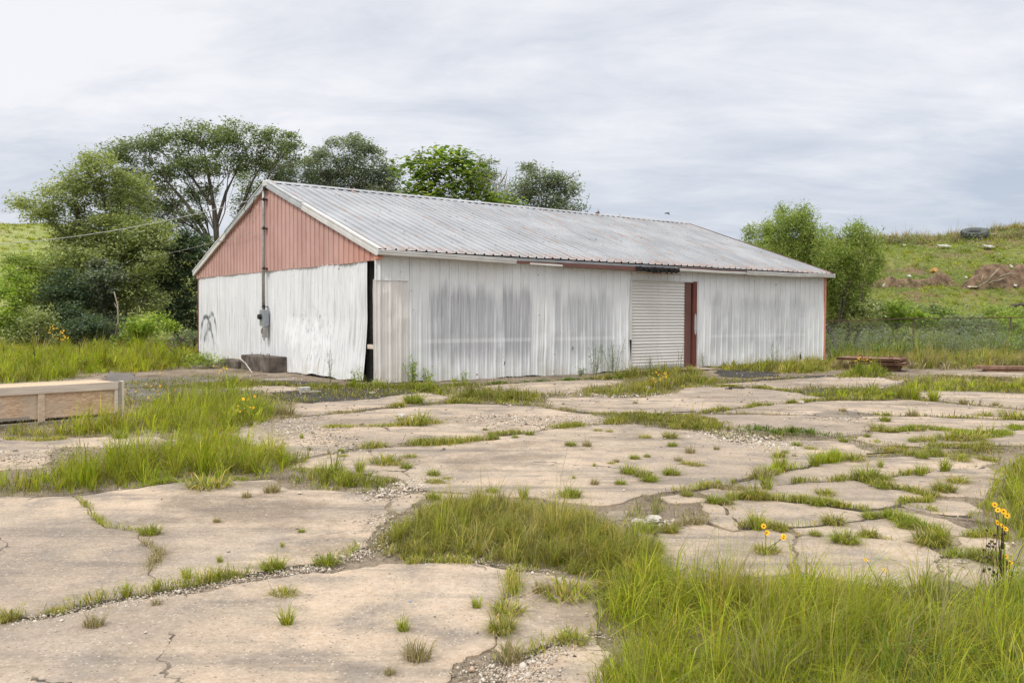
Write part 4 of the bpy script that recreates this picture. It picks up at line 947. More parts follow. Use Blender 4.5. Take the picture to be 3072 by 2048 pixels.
# lower gable sheets, buckled outward near the near end
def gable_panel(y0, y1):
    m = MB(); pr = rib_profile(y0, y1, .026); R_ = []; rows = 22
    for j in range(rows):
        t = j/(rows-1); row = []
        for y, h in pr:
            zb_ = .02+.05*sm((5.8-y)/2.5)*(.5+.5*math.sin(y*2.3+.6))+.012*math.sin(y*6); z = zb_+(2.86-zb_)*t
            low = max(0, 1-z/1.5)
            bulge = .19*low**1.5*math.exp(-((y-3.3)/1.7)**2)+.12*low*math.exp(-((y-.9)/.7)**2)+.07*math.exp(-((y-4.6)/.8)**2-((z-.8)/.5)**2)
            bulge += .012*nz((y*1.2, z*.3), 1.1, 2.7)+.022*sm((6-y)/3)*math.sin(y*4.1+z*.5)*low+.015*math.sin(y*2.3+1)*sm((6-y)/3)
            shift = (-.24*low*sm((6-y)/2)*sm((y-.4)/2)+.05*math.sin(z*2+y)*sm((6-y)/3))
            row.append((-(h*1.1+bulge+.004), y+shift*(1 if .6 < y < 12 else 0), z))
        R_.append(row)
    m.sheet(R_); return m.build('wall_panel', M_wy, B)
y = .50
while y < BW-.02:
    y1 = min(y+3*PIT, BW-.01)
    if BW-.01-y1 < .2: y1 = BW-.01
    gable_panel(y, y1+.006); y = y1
# pink upper gable sheets
def pink_panel(y0, y1):
    m = MB(); step = PIT; pr = []
    k = int(math.floor(y0/step))
    while k*step < y1+.3:
        b = k*step; pr += [(b+.004, 0), (b+.010, .030), (b+.030, .030), (b+.036, 0)]; k += 1
    xs_ = [p[0] for p in pr]; hs = [p[1] for p in pr]
    mid = [BW/2] if y0 < BW/2 < y1 else []
    ys_ = sorted([y0, y1]+mid+[p for p in xs_ if y0 < p < y1])
    R_ = []
    for j in range(4):
        t = j/3; row = []
        for yy in ys_:
            zt = BR-SL*abs(yy-BW/2)-.10; zb_ = 2.83+.008*math.sin(yy*3); z = zb_+max(0.0, zt-zb_)*t
            row.append((-(.035+float(np.interp(yy, xs_, hs))+.006*nz((yy, z), 1.1, 5)), yy, z))
        R_.append(row)
    m.sheet(R_); return m.build('gable_sheet', M_pink, B)
y = .02
while y < BW-.05:
    y1 = min(y+3*PIT, BW-.02)
    if BW-.02-y1 < .2: y1 = BW-.02
    pink_panel(y, y1); y = y1
# hidden sides so the inside is dark
m = MB(); m.box((.02, BW-.04, 0), (BL, BW, BH-.05)); m.box((BL-.05, .10, 0), (BL-.01, BW-.06, BH-.05)); m.build('rear_wall', M_wy, B)
m = MB(); m.add([(BL-.03, .05, BH-.05), (BL-.03, BW-.05, BH-.05), (BL-.03, BW/2, BR-.1)], [(0, 1, 2)]); m.build('rear_gable', M_pink, B)
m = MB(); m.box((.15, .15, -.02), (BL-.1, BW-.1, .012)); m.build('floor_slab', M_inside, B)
# frame at the open corner
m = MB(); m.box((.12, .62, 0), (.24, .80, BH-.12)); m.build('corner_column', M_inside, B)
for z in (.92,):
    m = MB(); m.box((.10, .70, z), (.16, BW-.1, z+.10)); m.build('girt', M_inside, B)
m = MB(); m.box((-.02, .16, .80), (.05, .48, .90), bev=.006); m.build('torn_girt_end', M_lumber, B)
# roof sheets
def roof_point(x, s, h, side=-1):
    # s = distance from the ridge measured in plan, h = height above the sheet
    n_ = math.hypot(1, SL); z = BR-SL*s+h/n_; yy = BW/2+side*(s+h*SL/n_)
    return (x, yy, z)
OE, OR = .275, .138
def roof_panel(x0, x1, side):
    m = MB(); pr = rib_profile(x0, x1, .040, .005); ss = np.linspace(0.0, BW/2+OE, 9); R_ = []
    ss[-1] += random.uniform(-.012, .012)
    for s_ in ss:
        R_.append([roof_point(x, s_, h+.012+.005*nz((x, s_), .9, 6), side) for x, h in pr])
    if side > 0: R_ = R_[::-1]
    m.sheet(R_[::-1]); return m.build('roof_panel', M_roof, B)
x = -OR+.02
while x < BL+OR-.04:
    x1 = min(x+3*PIT, BL+OR-.02)
    if BL+OR-.02-x1 < .15: x1 = BL+OR-.02
    roof_panel(x, x1+.004, -1); roof_panel(x, x1+.004, 1); x = x1
m = MB()
for i in range(40):      # rusted screw heads in rows
    for j in range(9):
        for _ in range(2):
            if random.random() < .45: continue
            xx = i*.455+random.choice((0, .137))+.15+random.uniform(-.03, .03); s_ = .35+j*.78+random.uniform(-.03, .03)
            if xx > BL: continue
            r_ = random.uniform(.009, .019)
            c_ = [roof_point(xx+r_*math.cos(a)*1.2, s_+r_*1.5*math.sin(a), .042 if True else 0) for a in (0, 1.05, 2.1, 3.14, 4.19, 5.24)]
            m.add(c_+[roof_point(xx, s_, .05)], [(k, (k+1) % 6, 6) for k in range(6)])
tag(m.build('roof_screws', M_rust, B), 'rows of rusted screw heads', kind='stuff')
m = MB()
for s_a, s_b, side in ((.0, .20, -1), (.0, .20, 1)):
    n_ = 60; xsr = np.linspace(-OR, BL+OR, n_)
    r0 = [roof_point(x, 0, .062, side) for x in xsr]; r1 = [roof_point(x, .19+.008*math.sin(x*23), .050+.006*math.sin(x*22.9), side) for x in xsr]
    m.sheet([r0, r1] if side > 0 else [r1, r0])
m.build('ridge_cap', M_roof, B)
m = MB(); x0 = 12.6
m.add([(x0, BW/2-.05, BR+.05), (x0+.25, BW/2-.05, BR+.04), (x0+.22, BW/2-.03, BR+.14), (x0+.06, BW/2, BR+.09)], [(0, 1, 2, 3)])
m.add([(x0+.14, BW/2-.04, BR+.05), (x0+.20, BW/2-.04, BR+.06), (x0+.17, BW/2-.03, BR+.25)], [(0, 1, 2)])
m.build('bent_flashing', M_rust, B)
m = MB(); m.tube([(13.9, BW/2-.03, BR+.03), (13.9, BW/2-.03, BR+.12)], .02); m.build('ridge_stub', M_galv, B)
# rake trims on the near gable
for side in (-1, 1):
    for seg, (sa, sb) in enumerate(((.10, 2.55), (2.56, BW/2+OE+.02)) if side < 0 else ((.10, 3.4), (3.41, BW/2+OE+.02))):
        dz = -.012*seg; m = MB()
        prof = [(-OR+.10, .052), (-OR-.012, .052), (-OR-.012, .012), (-OR+.004, .002), (-OR+.004, -.030), (-OR-.004, -.040), (-OR-.004, -.135), (-OR+.012, -.150), (-OR+.03, -.150)]
        rows = []
        for t in np.linspace(0, 1, 8):
            s_ = sa+(sb-sa)*t; rows.append([roof_point(xx, s_, hh+dz+.003*math.sin(s_*3), side) for xx, hh in prof])
        m.sheet(rows if side < 0 else rows[::-1]); m.build('rake_trim', M_galv if seg == 0 else M_white, B)
    m = MB(); rows = []
    for s_ in (.05, BW/2+OE):
        rows.append([roof_point(xx, s_, hh, side) for xx, hh in ((-OR+.012, -.152), (0.0, -.152), (0.0, -.02))])
    m.sheet(rows); m.build('rake_soffit', M_pink, B)
    m = MB(); rows = []
    for s_ in np.linspace(.05, BW/2+OE, 6):
        rows.append([roof_point(xx, s_, hh, side) for xx, hh in ((BL+OR-.05, .045), (BL+OR-.045, .058), (BL+OR, .058), (BL+OR, -.10))])
    m.sheet(rows); tag(m.build('rake_trim', M_brownst, B), 'rusty edge trim of the far end')
m = MB(); m.box((-OR-.03, BW/2-.16, BR-.14), (-OR+.16, BW/2+.16, BR+.055), bev=.035)
m.build('peak_cap', M_white, B)
m = MB(); m.box((-OR-.03, BW/2-.07, BR-.21), (-OR+.10, BW/2+.10, BR-.13), bev=.012); m.build('peak_bracket', M_dark, B)
# eave: gutter remains, fascia, torn felt
ye = -OE; ze = BR-SL*(BW/2+OE)
def eave_strip(name, x0, x1, prof, mat, sag=lambda x: 0.0, n=14, label=None, out_=lambda x: 0.0):
    m = MB(); rows = []
    for x in np.linspace(x0, x1, n): rows.append([(x, ye+yy-out_(x), ze+zz+sag(x)) for yy, zz in prof])
    m.sheet(rows); o = m.build(name, mat, B)
    if label: o['label'] = label
    return o
gprof = [(.05, -.01), (-.055, .0), (-.062, -.012), (-.050, -.024), (-.055, -.050), (-.040, -.062), (-.045, -.098), (-.030, -.118), (.06, -.118), (.06, -.02)]
eave_strip('gutter', -OR-.03, 3.75, gprof, M_white, lambda x: -.0125*max(0, x)-.006*max(0, x-1.5)**1.6*.7, 16, 'sagging white gutter at the near corner')
m = MB(); m.add([(-OR-.03, ye+a, ze+b) for a, b in gprof], [tuple(range(len(gprof)))]); m.build('gutter_end', M_white, B)
eave_strip('eave_strut', -OR+.05, BL+OR-.05, [(.10, -.012), (.045, -.014), (.040, -.075), (.10, -.085)], M_galv, lambda x: 0, 30)
eave_strip('fascia_strip', 2.9, 5.35, [(.03, -.085), (.005, -.085), (.0, -.125), (.03, -.13)], M_redox, lambda x: -.02+.004*math.sin(x*6), 12, 'thin rusty fascia strip')
eave_strip('fascia_strip', 4.2, 5.3, [(.0, -.09), (-.015, -.092), (-.018, -.135), (.0, -.14)], M_white, lambda x: -.03-.012*(x-4.2), 10, 'loose white fascia scrap')
eave_strip('fascia_board', 5.3, 8.05, [(.04, -.075), (.0, -.078), (-.006, -.185), (.04, -.195)], M_brownst, lambda x: -.01*(x-5.3)/2.7, 12, 'rust brown steel fascia')
m = MB(); rows = []
for x in np.linspace(8.0, 9.75, 30):
    t = (x-8.0)/1.75; r_ = random.uniform
    rows.append([(x, ye+.03, ze-.07), (x, ye-.03-r_(0, .03), ze-.075+r_(-.01, .015)), (x, ye-.05-r_(0, .04), ze-.11+r_(-.03, .02)), (x, ye-.03-r_(0, .05), ze-.20-.03*math.sin(t*3)+r_(-.03, .03)), (x, ye+.04, ze-.20)])
m.sheet(rows); m.build('torn_felt', M_dark, B)
m = MB(); m.box((8.0, ye-.09, ze-.265), (9.8, ye-.02, ze-.245), mat=Matrix.Rotation(.0, 4, 'X')); m.build('hanging_trim', M_rust, B)
eave_strip('gutter', 9.75, 13.9, [(.03, -.08), (-.02, -.082), (-.03, -.095), (-.022, -.145), (.03, -.155)], M_white, lambda x: .004*math.sin(x*2), 14, 'flattened white gutter right of the roller door')
eave_strip('gutter', 12.9, BL+OR+.03, gprof, M_white, lambda x: -.05+.05*sm((x-12.9)/3.5)-.03*math.exp(-((x-15.5)/1.0)**2), 16, 'dented white gutter at the far corner')
eave_strip('fascia_strip', 9.8, 14.2, [(.035, -.03), (.02, -.03), (.018, -.08), (.035, -.085)], M_brownst, n=10)
m = MB(); m.box((BL+OR, ye-.055, ze-.115), (BL+OR+.035, ye+.12, ze+.02), bev=.006); m.build('gutter_end', M_white, B)
for x_, w_ in ((6.15, .10), (5.35, .10), (6.9, .12), (11.0, .16), (11.75, .13), (17.25, .16), (1.35, .10)):
    m = MB(); m.box((x_, -.10, BH-.19), (x_+w_, -.02, BH-.10), jit=.006); m.build('rafter_end', M_dark, B)
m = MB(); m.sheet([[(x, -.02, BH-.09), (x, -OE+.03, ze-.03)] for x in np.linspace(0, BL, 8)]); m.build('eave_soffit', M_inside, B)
# coral trims
m = MB(); m.box((BL-.03, -.055, 1.62), (BL+.07, .03, BH-.16), bev=.008); m.build('corner_trim', M_coral, B)
m = MB(); m.box((BL-.02, -.05, .10), (BL+.065, .03, 1.615), bev=.008); m.build('corner_trim', M_coral, B)
m = MB(); m.box((BL+.03, -.10, BH-.21), (BL+.17, .02, BH-.11), bev=.01); m.build('trim_return', M_coral, B)
m = MB(); m.box((-.09, -.20, BH-.30), (.02, .03, BH-.19), bev=.01); m.box((-.075, -.16, BH-.19), (.02, .03, BH-.13)); m.build('corner_flashing', M_coral, B)
m = MB(); m.box((-.05, BW-.03, .05), (.03, BW+.05, 2.82), bev=.01); m.build('corner_trim', M_redox, B)
m = MB(); m.box((-.075, BW-.06, 2.80), (.03, BW+.06, 2.93), bev=.01); m.build('trim_return', M_pink, B)
# roller door
door = empty('roller_door'); door.parent = B; door['label'] = 'closed white roller door of narrow horizontal slats'
n_s = 28; z0, z1 = .13, 2.63; dz = (z1-z0)/n_s
m = MB(); pr = [(0, -.002), (.10, -.012), (.30, -.022), (.55, -.024), (.78, -.016), (.93, -.002), (1.0, .006)]
rows = [[(x, .03+yy, z0+dz*f_) for x in (8.13, 9.0, 9.7, 10.38)] for f_, yy in pr]
m.sheet(rows)
me_sl = None
for i in range(n_s):
    if me_sl is None: o = m.build('slat', M_door, door); me_sl = o.data
    else: o = link('slat', me_sl, None, door)
    o.location = (0, random.uniform(-.003, .003), i*dz)
m = MB(); m.box((8.13, -.005, .05), (10.37, .045, .135), bev=.008); m.build('bottom_bar', M_galv, door)
m = MB(); m.box((8.05, -.03, 0.0), (8.125, .05, 2.63)); m.build('door_guide', M_white, B)
m = MB(); m.box((10.385, -.005, .02), (10.66, .05, 2.63), bev=.006); m.build('door_jamb', M_brownst, B)
m = MB(); m.box((10.665, .02, .02), (10.70, .10, 2.63)); m.build('jamb_gap', M_dark, B)
m = MB(); m.box((10.70, -.06, .02), (10.875, .04, 2.63), bev=.008); tag(m.build('door_jamb', M_redox, B), 'dark red steel jamb with scraped patch')
m = MB(); pts = [(10.745, -.0615, z, ) for z in (1.0,)]
zz = [1.02, 1.08, 1.2, 1.42, 1.6, 1.66]; hw = [.01, .035, .05, .048, .04, .012]
m.sheet([[(10.80-h, -.064, z), (10.80+h, -.064, z)] for z, h in zip(zz, hw)]); m.build('scraped_patch', M_galv, B)
m = MB(); m.box((8.0, -.045, 2.60), (10.92, -.03, 2.64)); m.build('header_trim', M_white, B)
m = MB(); m.add([(8.02, -.04, .92), (8.11, -.04, .90), (8.085, -.04, .25), (8.07, -.04, .5)], [(0, 3, 2, 1)]); m.build('torn_edge', M_dark, B)
m = MB(); m.add([(16.15, -.045, .12), (16.28, -.045, .12), (16.24, -.045, .28), (16.17, -.045, .36)], [(0, 1, 2, 3)]); m.build('torn_hole', M_dark, B)
m = MB(); m.box((7.9, -.9, .0), (11.0, 0.0, .035), bev=.01, jit=.006); m.build('door_apron', M_conc, B)
for x_, z_ in ((5.9, .75), (3.6, .42)):
    m = MB(); m.tube([(x_, -.035, z_), (x_-.01, -.045, z_-.06), (x_-.03, -.04, z_-.09)], .012, 5); m.build('hook', M_dark, B)

# electric service on the gable wall
E_ = empty('electric_service', (BX, BY, 0), BT); tag(E_, 'grey conduit mast with meter box on the pink and white gable wall', 'electric meter')
vy = 6.62
m = MB(); m.tube([(-.13, vy+.02, 1.72), (-.13, vy+.02, 3.4), (-.12, vy+.01, 4.6), (-.12, vy, BR-.25)], .045, 10); m.build('conduit', M_cond, E_, True)
for z in (1.80, 2.9, 4.05, 4.88):
    m = MB(); m.box((-.18, vy-.11, z), (-.03, vy+.06, z+.025), bev=.004); m.box((-.175, vy-.13, z-.03), (-.14, vy-.085, z+.05)); m.build('strap', M_dark, E_)
m = MB(); m.box((-.22, vy-.20, 1.26), (-.05, vy+.12, 1.72), bev=.012); m.build('meter_socket', M_grey, E_)
bm = bmesh.new(); bmesh.ops.create_cone(bm, cap_ends=True, segments=20, radius1=.085, radius2=.07, depth=.09, matrix=Matrix.Translation((-.26, vy+.00, 1.52)) @ Matrix.Rotation(-math.pi/2, 4, 'Y'))
me = bpy.data.meshes.new('meter_glass'); bm.to_mesh(me); bm.free(); link('meter_glass', me, M_black, E_)
m = MB(); m.box((-.19, vy-.16, .92), (-.06, vy+.0, 1.25), bev=.01); m.build('switch_box', M_cond, E_)
m = MB(); m.tube([(-.2, vy-.05, 1.18), (-.23, vy-.05, 1.10), (-.21, vy-.06, 1.04)], .014, 6); m.build('switch_lever', M_rust, E_)
m = MB(); m.tube([(-.13, vy-.01, .93), (-.15, vy-.0, .86), (-.14, vy-.05, .84), (-.13, vy-.07, .93)], .008, 5); m.build('wire_loop', M_black, E_)
def cable(name, pts, r, mat, label, n=30, sag=0.0):
    P = [Vector(p) for p in pts]; out_ = []
    for a, b in zip(P[:-1], P[1:]):
        for i in range(n): t = i/n; q = a.lerp(b, t); q.z -= sag*4*t*(1-t); out_.append(q)
    out_.append(P[-1]); m = MB(); m.tube(out_, r, 5); return tag(m.build(name, mat), label, 'cable')
def bpt(u, v, z):
    return Vector((BX+u*math.cos(BT)-v*math.sin(BT), BY+u*math.sin(BT)+v*math.cos(BT), z))
pk = bpt(-.25, vy+.95, 4.93)
far = K(-120, 562, 34)
cable('overhead_cable', [far, pk], .011, mat_plain('pale_cable', (.42, .43, .42), .5), 'pale overhead power cable running from the left to the gable peak', 40, .35)
cable('drip_loop', [pk, bpt(-.22, vy+1.3, 4.75), bpt(-.22, vy+1.1, 4.55), bpt(-.22, vy+.75, 4.62), bpt(-.20, vy+.5, 5.0), bpt(-.16, vy+.05, 5.05)], .012, M_black, 'black drip loop of wire below the gable peak', 4)
cable('service_wire', [K(300, 597, 42), bpt(-.15, 10.5, 3.95), bpt(-.15, 7.4, 4.02), bpt(-.12, 6.7, 3.9)], .007, M_cond, 'thin dark wire crossing the pink gable to the conduit', 12, .06)

# cast blocks at the gable
def block(name, u0, u1, v0, v1, h, label, pins=6):
    r_ = empty(name, tuple(bpt(u0, v0, 0)), BT); tag(r_, label, 'concrete block')
    m = MB(); m.box((0, 0, 0), (u1-u0, v1-v0, h), bev=.012, jit=.004); m.build('block_body', M_block, r_)
    for i in range(pins):
        m = MB(); xx = .06+random.uniform(0, u1-u0-.12); yy = (v1-v0)*(i+.5)/pins
        m.tube([(xx, yy, h-.01), (xx+random.uniform(-.01, .01), yy, h+random.uniform(.05, .09))], .011, 6); m.build('anchor_bolt', M_rust, r_)
    return r_
block('concrete_block', -.62, -.08, 5.05, 7.15, .42, 'dirty concrete block with bolts standing against the gable wall', 6)
block('concrete_block', -.70, -.12, 7.20, 8.75, .22, 'lower dark concrete step left of the bolted block', 5)
hz = [bpt(-.62, 8.5, .26), bpt(-.72, 7.4, .30), bpt(-.74, 6.8, .30), bpt(-.80, 6.3, .22), bpt(-.95, 5.5, .06), bpt(-1.05, 5.1, .02)]
cable('hose', hz, .016, mat_plain('pale_hose', (.5, .47, .42), .6), 'pale hose draped over the concrete step', 6)

# ------------------------------------------------------------------ plywood crate
pR = G(367, 1254); pL = G(0, 1284); dr = (pR-pL)[:2]; ang = math.atan2(dr[1], dr[0])
CR = empty('wooden_crate', (pR[0], pR[1], 0), ang); tag(CR, 'low lumber framed crate with strand board sides lying in the grass', 'crate')
Lc, Wc, Hc = 3.6, .75, .56
m = MB(); m.box((-Lc+.05, .035, .09), (-.04, .05, Hc-.03)); m.build('side_panel', M_osb, CR)
m = MB(); m.box((-Lc+.05, Wc-.05, .06), (-.04, Wc-.035, Hc-.03)); m.build('side_panel', M_osb, CR)
m = MB(); m.box((-Lc+.02, .04, Hc-.026), (-.10, Wc-.02, Hc-.010)); m.build('top_panel', mat_plain('fresh_strand_board', (.60, .43, .28), .8, 0, .35, 40), CR)
m = MB(); m.box((-Lc, -.005, Hc-.115), (-.055, .033, Hc+.002), bev=.004, jit=.002); m.build('top_rail', M_lumber, CR)
m = MB(); m.box((-Lc, Wc-.033, Hc-.09), (-.02, Wc+.005, Hc), bev=.004); m.build('top_rail', M_lumber, CR)
m = MB(); m.box((-.052, .0, .0), (-.006, .04, Hc+.006), bev=.004); m.build('end_post', M_oldwood, CR)
m = MB(); m.box((-.004, -.004, .0), (.034, .09, Hc+.01), bev=.004); m.build('end_post', M_lumber, CR)
m = MB(); m.box((-.11, .0, .0), (-.056, .034, Hc-.12), bev=.004); m.build('stud', M_lumber, CR)
for xx in (-1.18, -2.3):
    m = MB(); m.box((xx, .0, .03), (xx+.09, .034, Hc-.117), bev=.004); m.build('stud', M_osb, CR)
m = MB(); m.box((-Lc, .0, .0), (-.12, .04, .045), bev=.004); m.build('bottom_rail', M_oldwood, CR)
m = MB(); m.box((-Lc, .034, .088), (-1.28, .052, .13), bev=.003); m.build('bottom_batten', M_oldwood, CR)
m = MB(); m.box((-.03, .09, .02), (-.004, Wc, Hc-.02)); m.build('end_panel', M_osb, CR)

# ------------------------------------------------------------------ rusty formwork stack and channel
pS = G(2697, 1116); ST = empty('steel_formwork_stack', (pS[0], pS[1], 0), -.58)
tag(ST, 'stack of rusty steel frames with lifting rings on a short support', 'steel frames')
def frame_layer(z, x0, x1, y0, y1, rot, mat):
    fr = empty('frame'); fr.parent = ST; fr.location = (0, 0, z); fr.rotation_euler = (0, 0, rot)
    m = MB(); m.box((x0, y0, 0), (x1, y0+.035, .065), bev=.004); m.box((x0, y0-.03, .062), (x1, y0+.05, .072)); m.box((x0, y1-.035, 0), (x1, y1, .085), bev=.004); m.build('rail', mat, fr)
    m = MB(); m.box((x0, y0, .0), (x0+.035, y1, .062), bev=.004); m.build('end_rail', mat, fr)
    m = MB(); m.box((x1-.035, y0, .0), (x1, y1, .062), bev=.004); m.build('end_rail', mat, fr)
    m = MB(); m.box((x0+.02, y0+.02, .056), (x1-.02, y1-.02, .068)); m.build('plate', M_rust2, fr)
    return fr
f1 = frame_layer(.19, -1.35, .14, -.06, 1.15, .03, M_rust); f2 = frame_layer(.30, -1.75, 0, 0, 1.15, -.04, M_rust)
def ring(parent, x, y, z):
    bm = bmesh.new(); R_, r_ = .045, .012; N1, N2 = 14, 6; vs = []
    for i in range(N1):
        a = 2*math.pi*i/N1
        vs.append([bm.verts.new((x+(R_+r_*math.cos(b))*math.cos(a), y+r_*math.sin(b), z+(R_+r_*math.cos(b))*math.sin(a))) for b in [2*math.pi*j/N2 for j in range(N2)]])
    for i in range(N1):
        for j in range(N2): bm.faces.new((vs[i][j], vs[(i+1) % N1][j], vs[(i+1) % N1][(j+1) % N2], vs[i][(j+1) % N2]))
    me = bpy.data.meshes.new('lifting_ring'); bm.to_mesh(me); bm.free(); link('lifting_ring', me, M_rust, parent)
for x_, z_, y_ in ((-1.1, .11, .2), (-.25, .11, .1), (-.1, .11, .8)): ring(f2, x_, y_, z_)
ring(f2, .03, .75, -.01); ring(f1, .16, .55, -.01); ring(f2, -.05, -.03, -.03)
m = MB(); m.add([(-.75, .10, -.02), (-.08, .10, -.02), (-.02, .10, .19), (-.80, .10, .19), (-.75, .8, -.02), (-.08, .8, -.02), (-.02, .8, .19), (-.80, .8, .19)], [(0, 1, 2, 3), (7, 6, 5, 4), (1, 5, 6, 2), (4, 0, 3, 7), (3, 2, 6, 7), (1, 0, 4, 5)]); m.build('support', M_rust, ST)
pC = G(2940, 1114); CH_ = empty('steel_channel', (pC[0], pC[1], 0), -.04); tag(CH_, 'long orange rusty steel channel lying at the right edge', 'steel beam')
m = MB(); m.box((0, 0, .07), (4.2, .34, .16), bev=.006); m.build('web', M_rust2, CH_)
m = MB(); m.box((.12, .02, .035), (4.2, .05, .066)); m.box((.2, .0, .0), (4.2, .3, .03)); m.build('lower_flange', M_rust, CH_)

# ------------------------------------------------------------------ chain link fence
FN = empty('chain_link_fence', (0, 0, 0)); tag(FN, 'rusty chain link fence with top rail running right from the building', 'fence')
fpts = []
for u, v, dist in ((2476, 963, 34.0), (2742, 954.5, 34.5), (3035, 952, 35.0), (3330, 949, 35.5)):
    p = D(u, v, dist); fpts.append(p)
for a, b in zip(fpts[:-1], fpts[1:]):
    m = MB(); m.tube([a, (np.array(a)+b)/2-np.array([0, 0, .02]), b], .022, 6); m.build('top_rail', M_fence, FN)
for p in fpts[1:]:
    m = MB(); m.tube([(p[0], p[1]+.03, 0), (p[0], p[1]+.03, p[2]+.02)], .036, 8); m.build('fence_post', M_fence, FN)
m = MB()
for a, b in zip(fpts[:-1], fpts[1:]):
    a = np.array(a); b = np.array(b); L = np.linalg.norm((b-a)[:2]); d_ = (b-a)/L; H_ = float(min(a[2], b[2]))-.05; st = .11
    for i in range(int((L+H_)/st)):
        for sgn in (1, -1):
            s0 = i*st-H_ if sgn > 0 else i*st; s1 = s0+H_ if sgn > 0 else s0-H_
            t0, t1 = 0.0, 1.0
            if s1 != s0:
                lo, hi = sorted(((0-s0)/(s1-s0), (L-s0)/(s1-s0))); t0, t1 = max(0, lo), min(1, hi)
            if t1 <= t0: continue
            q0 = a[:2]+d_[:2]*(s0+(s1-s0)*t0); q1 = a[:2]+d_[:2]*(s0+(s1-s0)*t1)
            m.tube([(q0[0], q0[1]-.03, .03+H_*t0), (q1[0], q1[1]-.03, .03+H_*t1)], .0015, 3, cap=False)
tag(m.build('wire_mesh', M_cond, FN), 'fine diamond wire mesh', kind='stuff')

# ------------------------------------------------------------------ trees
LP = {
 'elm': [(.075, .105, .030), (.10, .135, .038), (.055, .08, .026), (.13, .165, .05), (.085, .10, .045)],
 'elmlit': [(.12, .155, .035), (.155, .19, .045), (.085, .115, .03), (.19, .215, .065), (.11, .13, .05)],
 'grey': [(.085, .115, .045), (.11, .14, .06), (.065, .09, .04), (.14, .165, .08), (.09, .10, .055)],
 'catalpa': [(.105, .17, .025), (.15, .21, .035), (.07, .12, .02), (.19, .24, .06), (.09, .13, .03)],
 'willow': [(.135, .20, .040), (.175, .24, .05), (.10, .15, .032), (.22, .27, .08), (.14, .17, .05)],
 'bright': [(.14, .22, .028), (.19, .27, .035), (.09, .15, .024), (.24, .30, .05), (.11, .16, .03)],
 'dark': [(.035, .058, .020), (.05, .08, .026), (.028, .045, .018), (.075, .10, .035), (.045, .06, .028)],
}
def leaf_mesh(name, C, size, pal, up=.35, aspect=.5, fold=True):
    n = len(C); P_ = np.array(LP[pal]); col = np.minimum(P_[rng.choice(5, n, p=(.28, .22, .22, .12, .16))]*(1.85 if pal in ('willow', 'catalpa', 'bright') else 2.5)*rng.uniform(.8, 1.2, (n, 1))*np.array([1.10, 1.0, 1.75 if pal in ('elm', 'grey', 'elmlit', 'dark') else 1.2]), .6)  # elm and grey palettes lightened, haze put into the leaf colour
    nrm = rng.normal(0, 1, (n, 3)); nrm[:, 2] = np.abs(nrm[:, 2])+up*2.6+.3; nrm /= np.linalg.norm(nrm, axis=1)[:, None]
    t = rng.normal(0, 1, (n, 3)); t -= nrm*(t*nrm).sum(1)[:, None]; t /= np.linalg.norm(t, axis=1)[:, None]
    b = np.cross(nrm, t); s = (size*rng.uniform(.6, 1.35, n))[:, None]
    V = np.stack([C-t*s, C+b*s*aspect+nrm*s*.1, C+t*s, C-b*s*aspect+nrm*s*.1], 1).reshape(-1, 3)
    i = np.arange(n)*4
    return mesh_np(name, V, [np.stack([i, i+1, i+2, i+3], -1)], np.repeat(col, 4, 0))
def crown_points(lobes, dist, dens, clump=.55, leaf=.1, droop=0.0, hollow=.35, depth=1.0):
    """leaf positions: clusters of leaves spread through ellipsoid lobes"""
    pts = []; cents = []
    for (lx, ly, rx, ry) in lobes:
        c = K(lx, ly, dist+random.uniform(-1, 1)*min(rx*dist/1985, 1.2)); a = rx*1.3061*dist/F; b_ = ry*1.3061*dist/F; dd = (a+b_)/2*depth
        nc = max(6, int(2.2*(a*b_)*math.pi/(clump*clump)))
        q = rng.normal(0, 1, (nc, 3)); q /= np.linalg.norm(q, axis=1)[:, None]
        r_ = hollow+(1-hollow)*rng.uniform(0, 1, nc)**.6
        cc = c+q*r_[:, None]*np.array([a, dd, b_]); cc = cc[cc[:, 2] > .1]
        nl = max(6, int(6.0*dens*math.pi*a*b_/(leaf*leaf*1.1)/nc))
        for p in cc:
            k = int(nl*random.uniform(.5, 1.4)); cs = clump*random.uniform(.6, 1.3)
            o = np.clip(rng.normal(0, 1, (k, 3)), -1.7, 1.7)*np.array([cs*.60, cs*.60, cs*.36])
            if droop: o[:, 2] -= droop*np.abs(rng.normal(0, 1, k))*cs; o[:, :2] *= .7
            pts.append(p+o)
        cents.append((c, a, b_, dd, cc))
    P = np.concatenate(pts); P = P[P[:, 2] > .05]
    return P, cents
def bent(a, b, n=5, wob=.12, seed=0):
    a = np.array(a, float); b = np.array(b, float); L = np.linalg.norm(b-a); out_ = []
    for i in range(n+1):
        t = i/n; p = a+(b-a)*t
        if 0 < i < n: p = p+rng.normal(0, wob*L*.18, 3)
        p[2] += .10*L*math.sin(t*math.pi)*.6
        out_.append(p)
    return out_
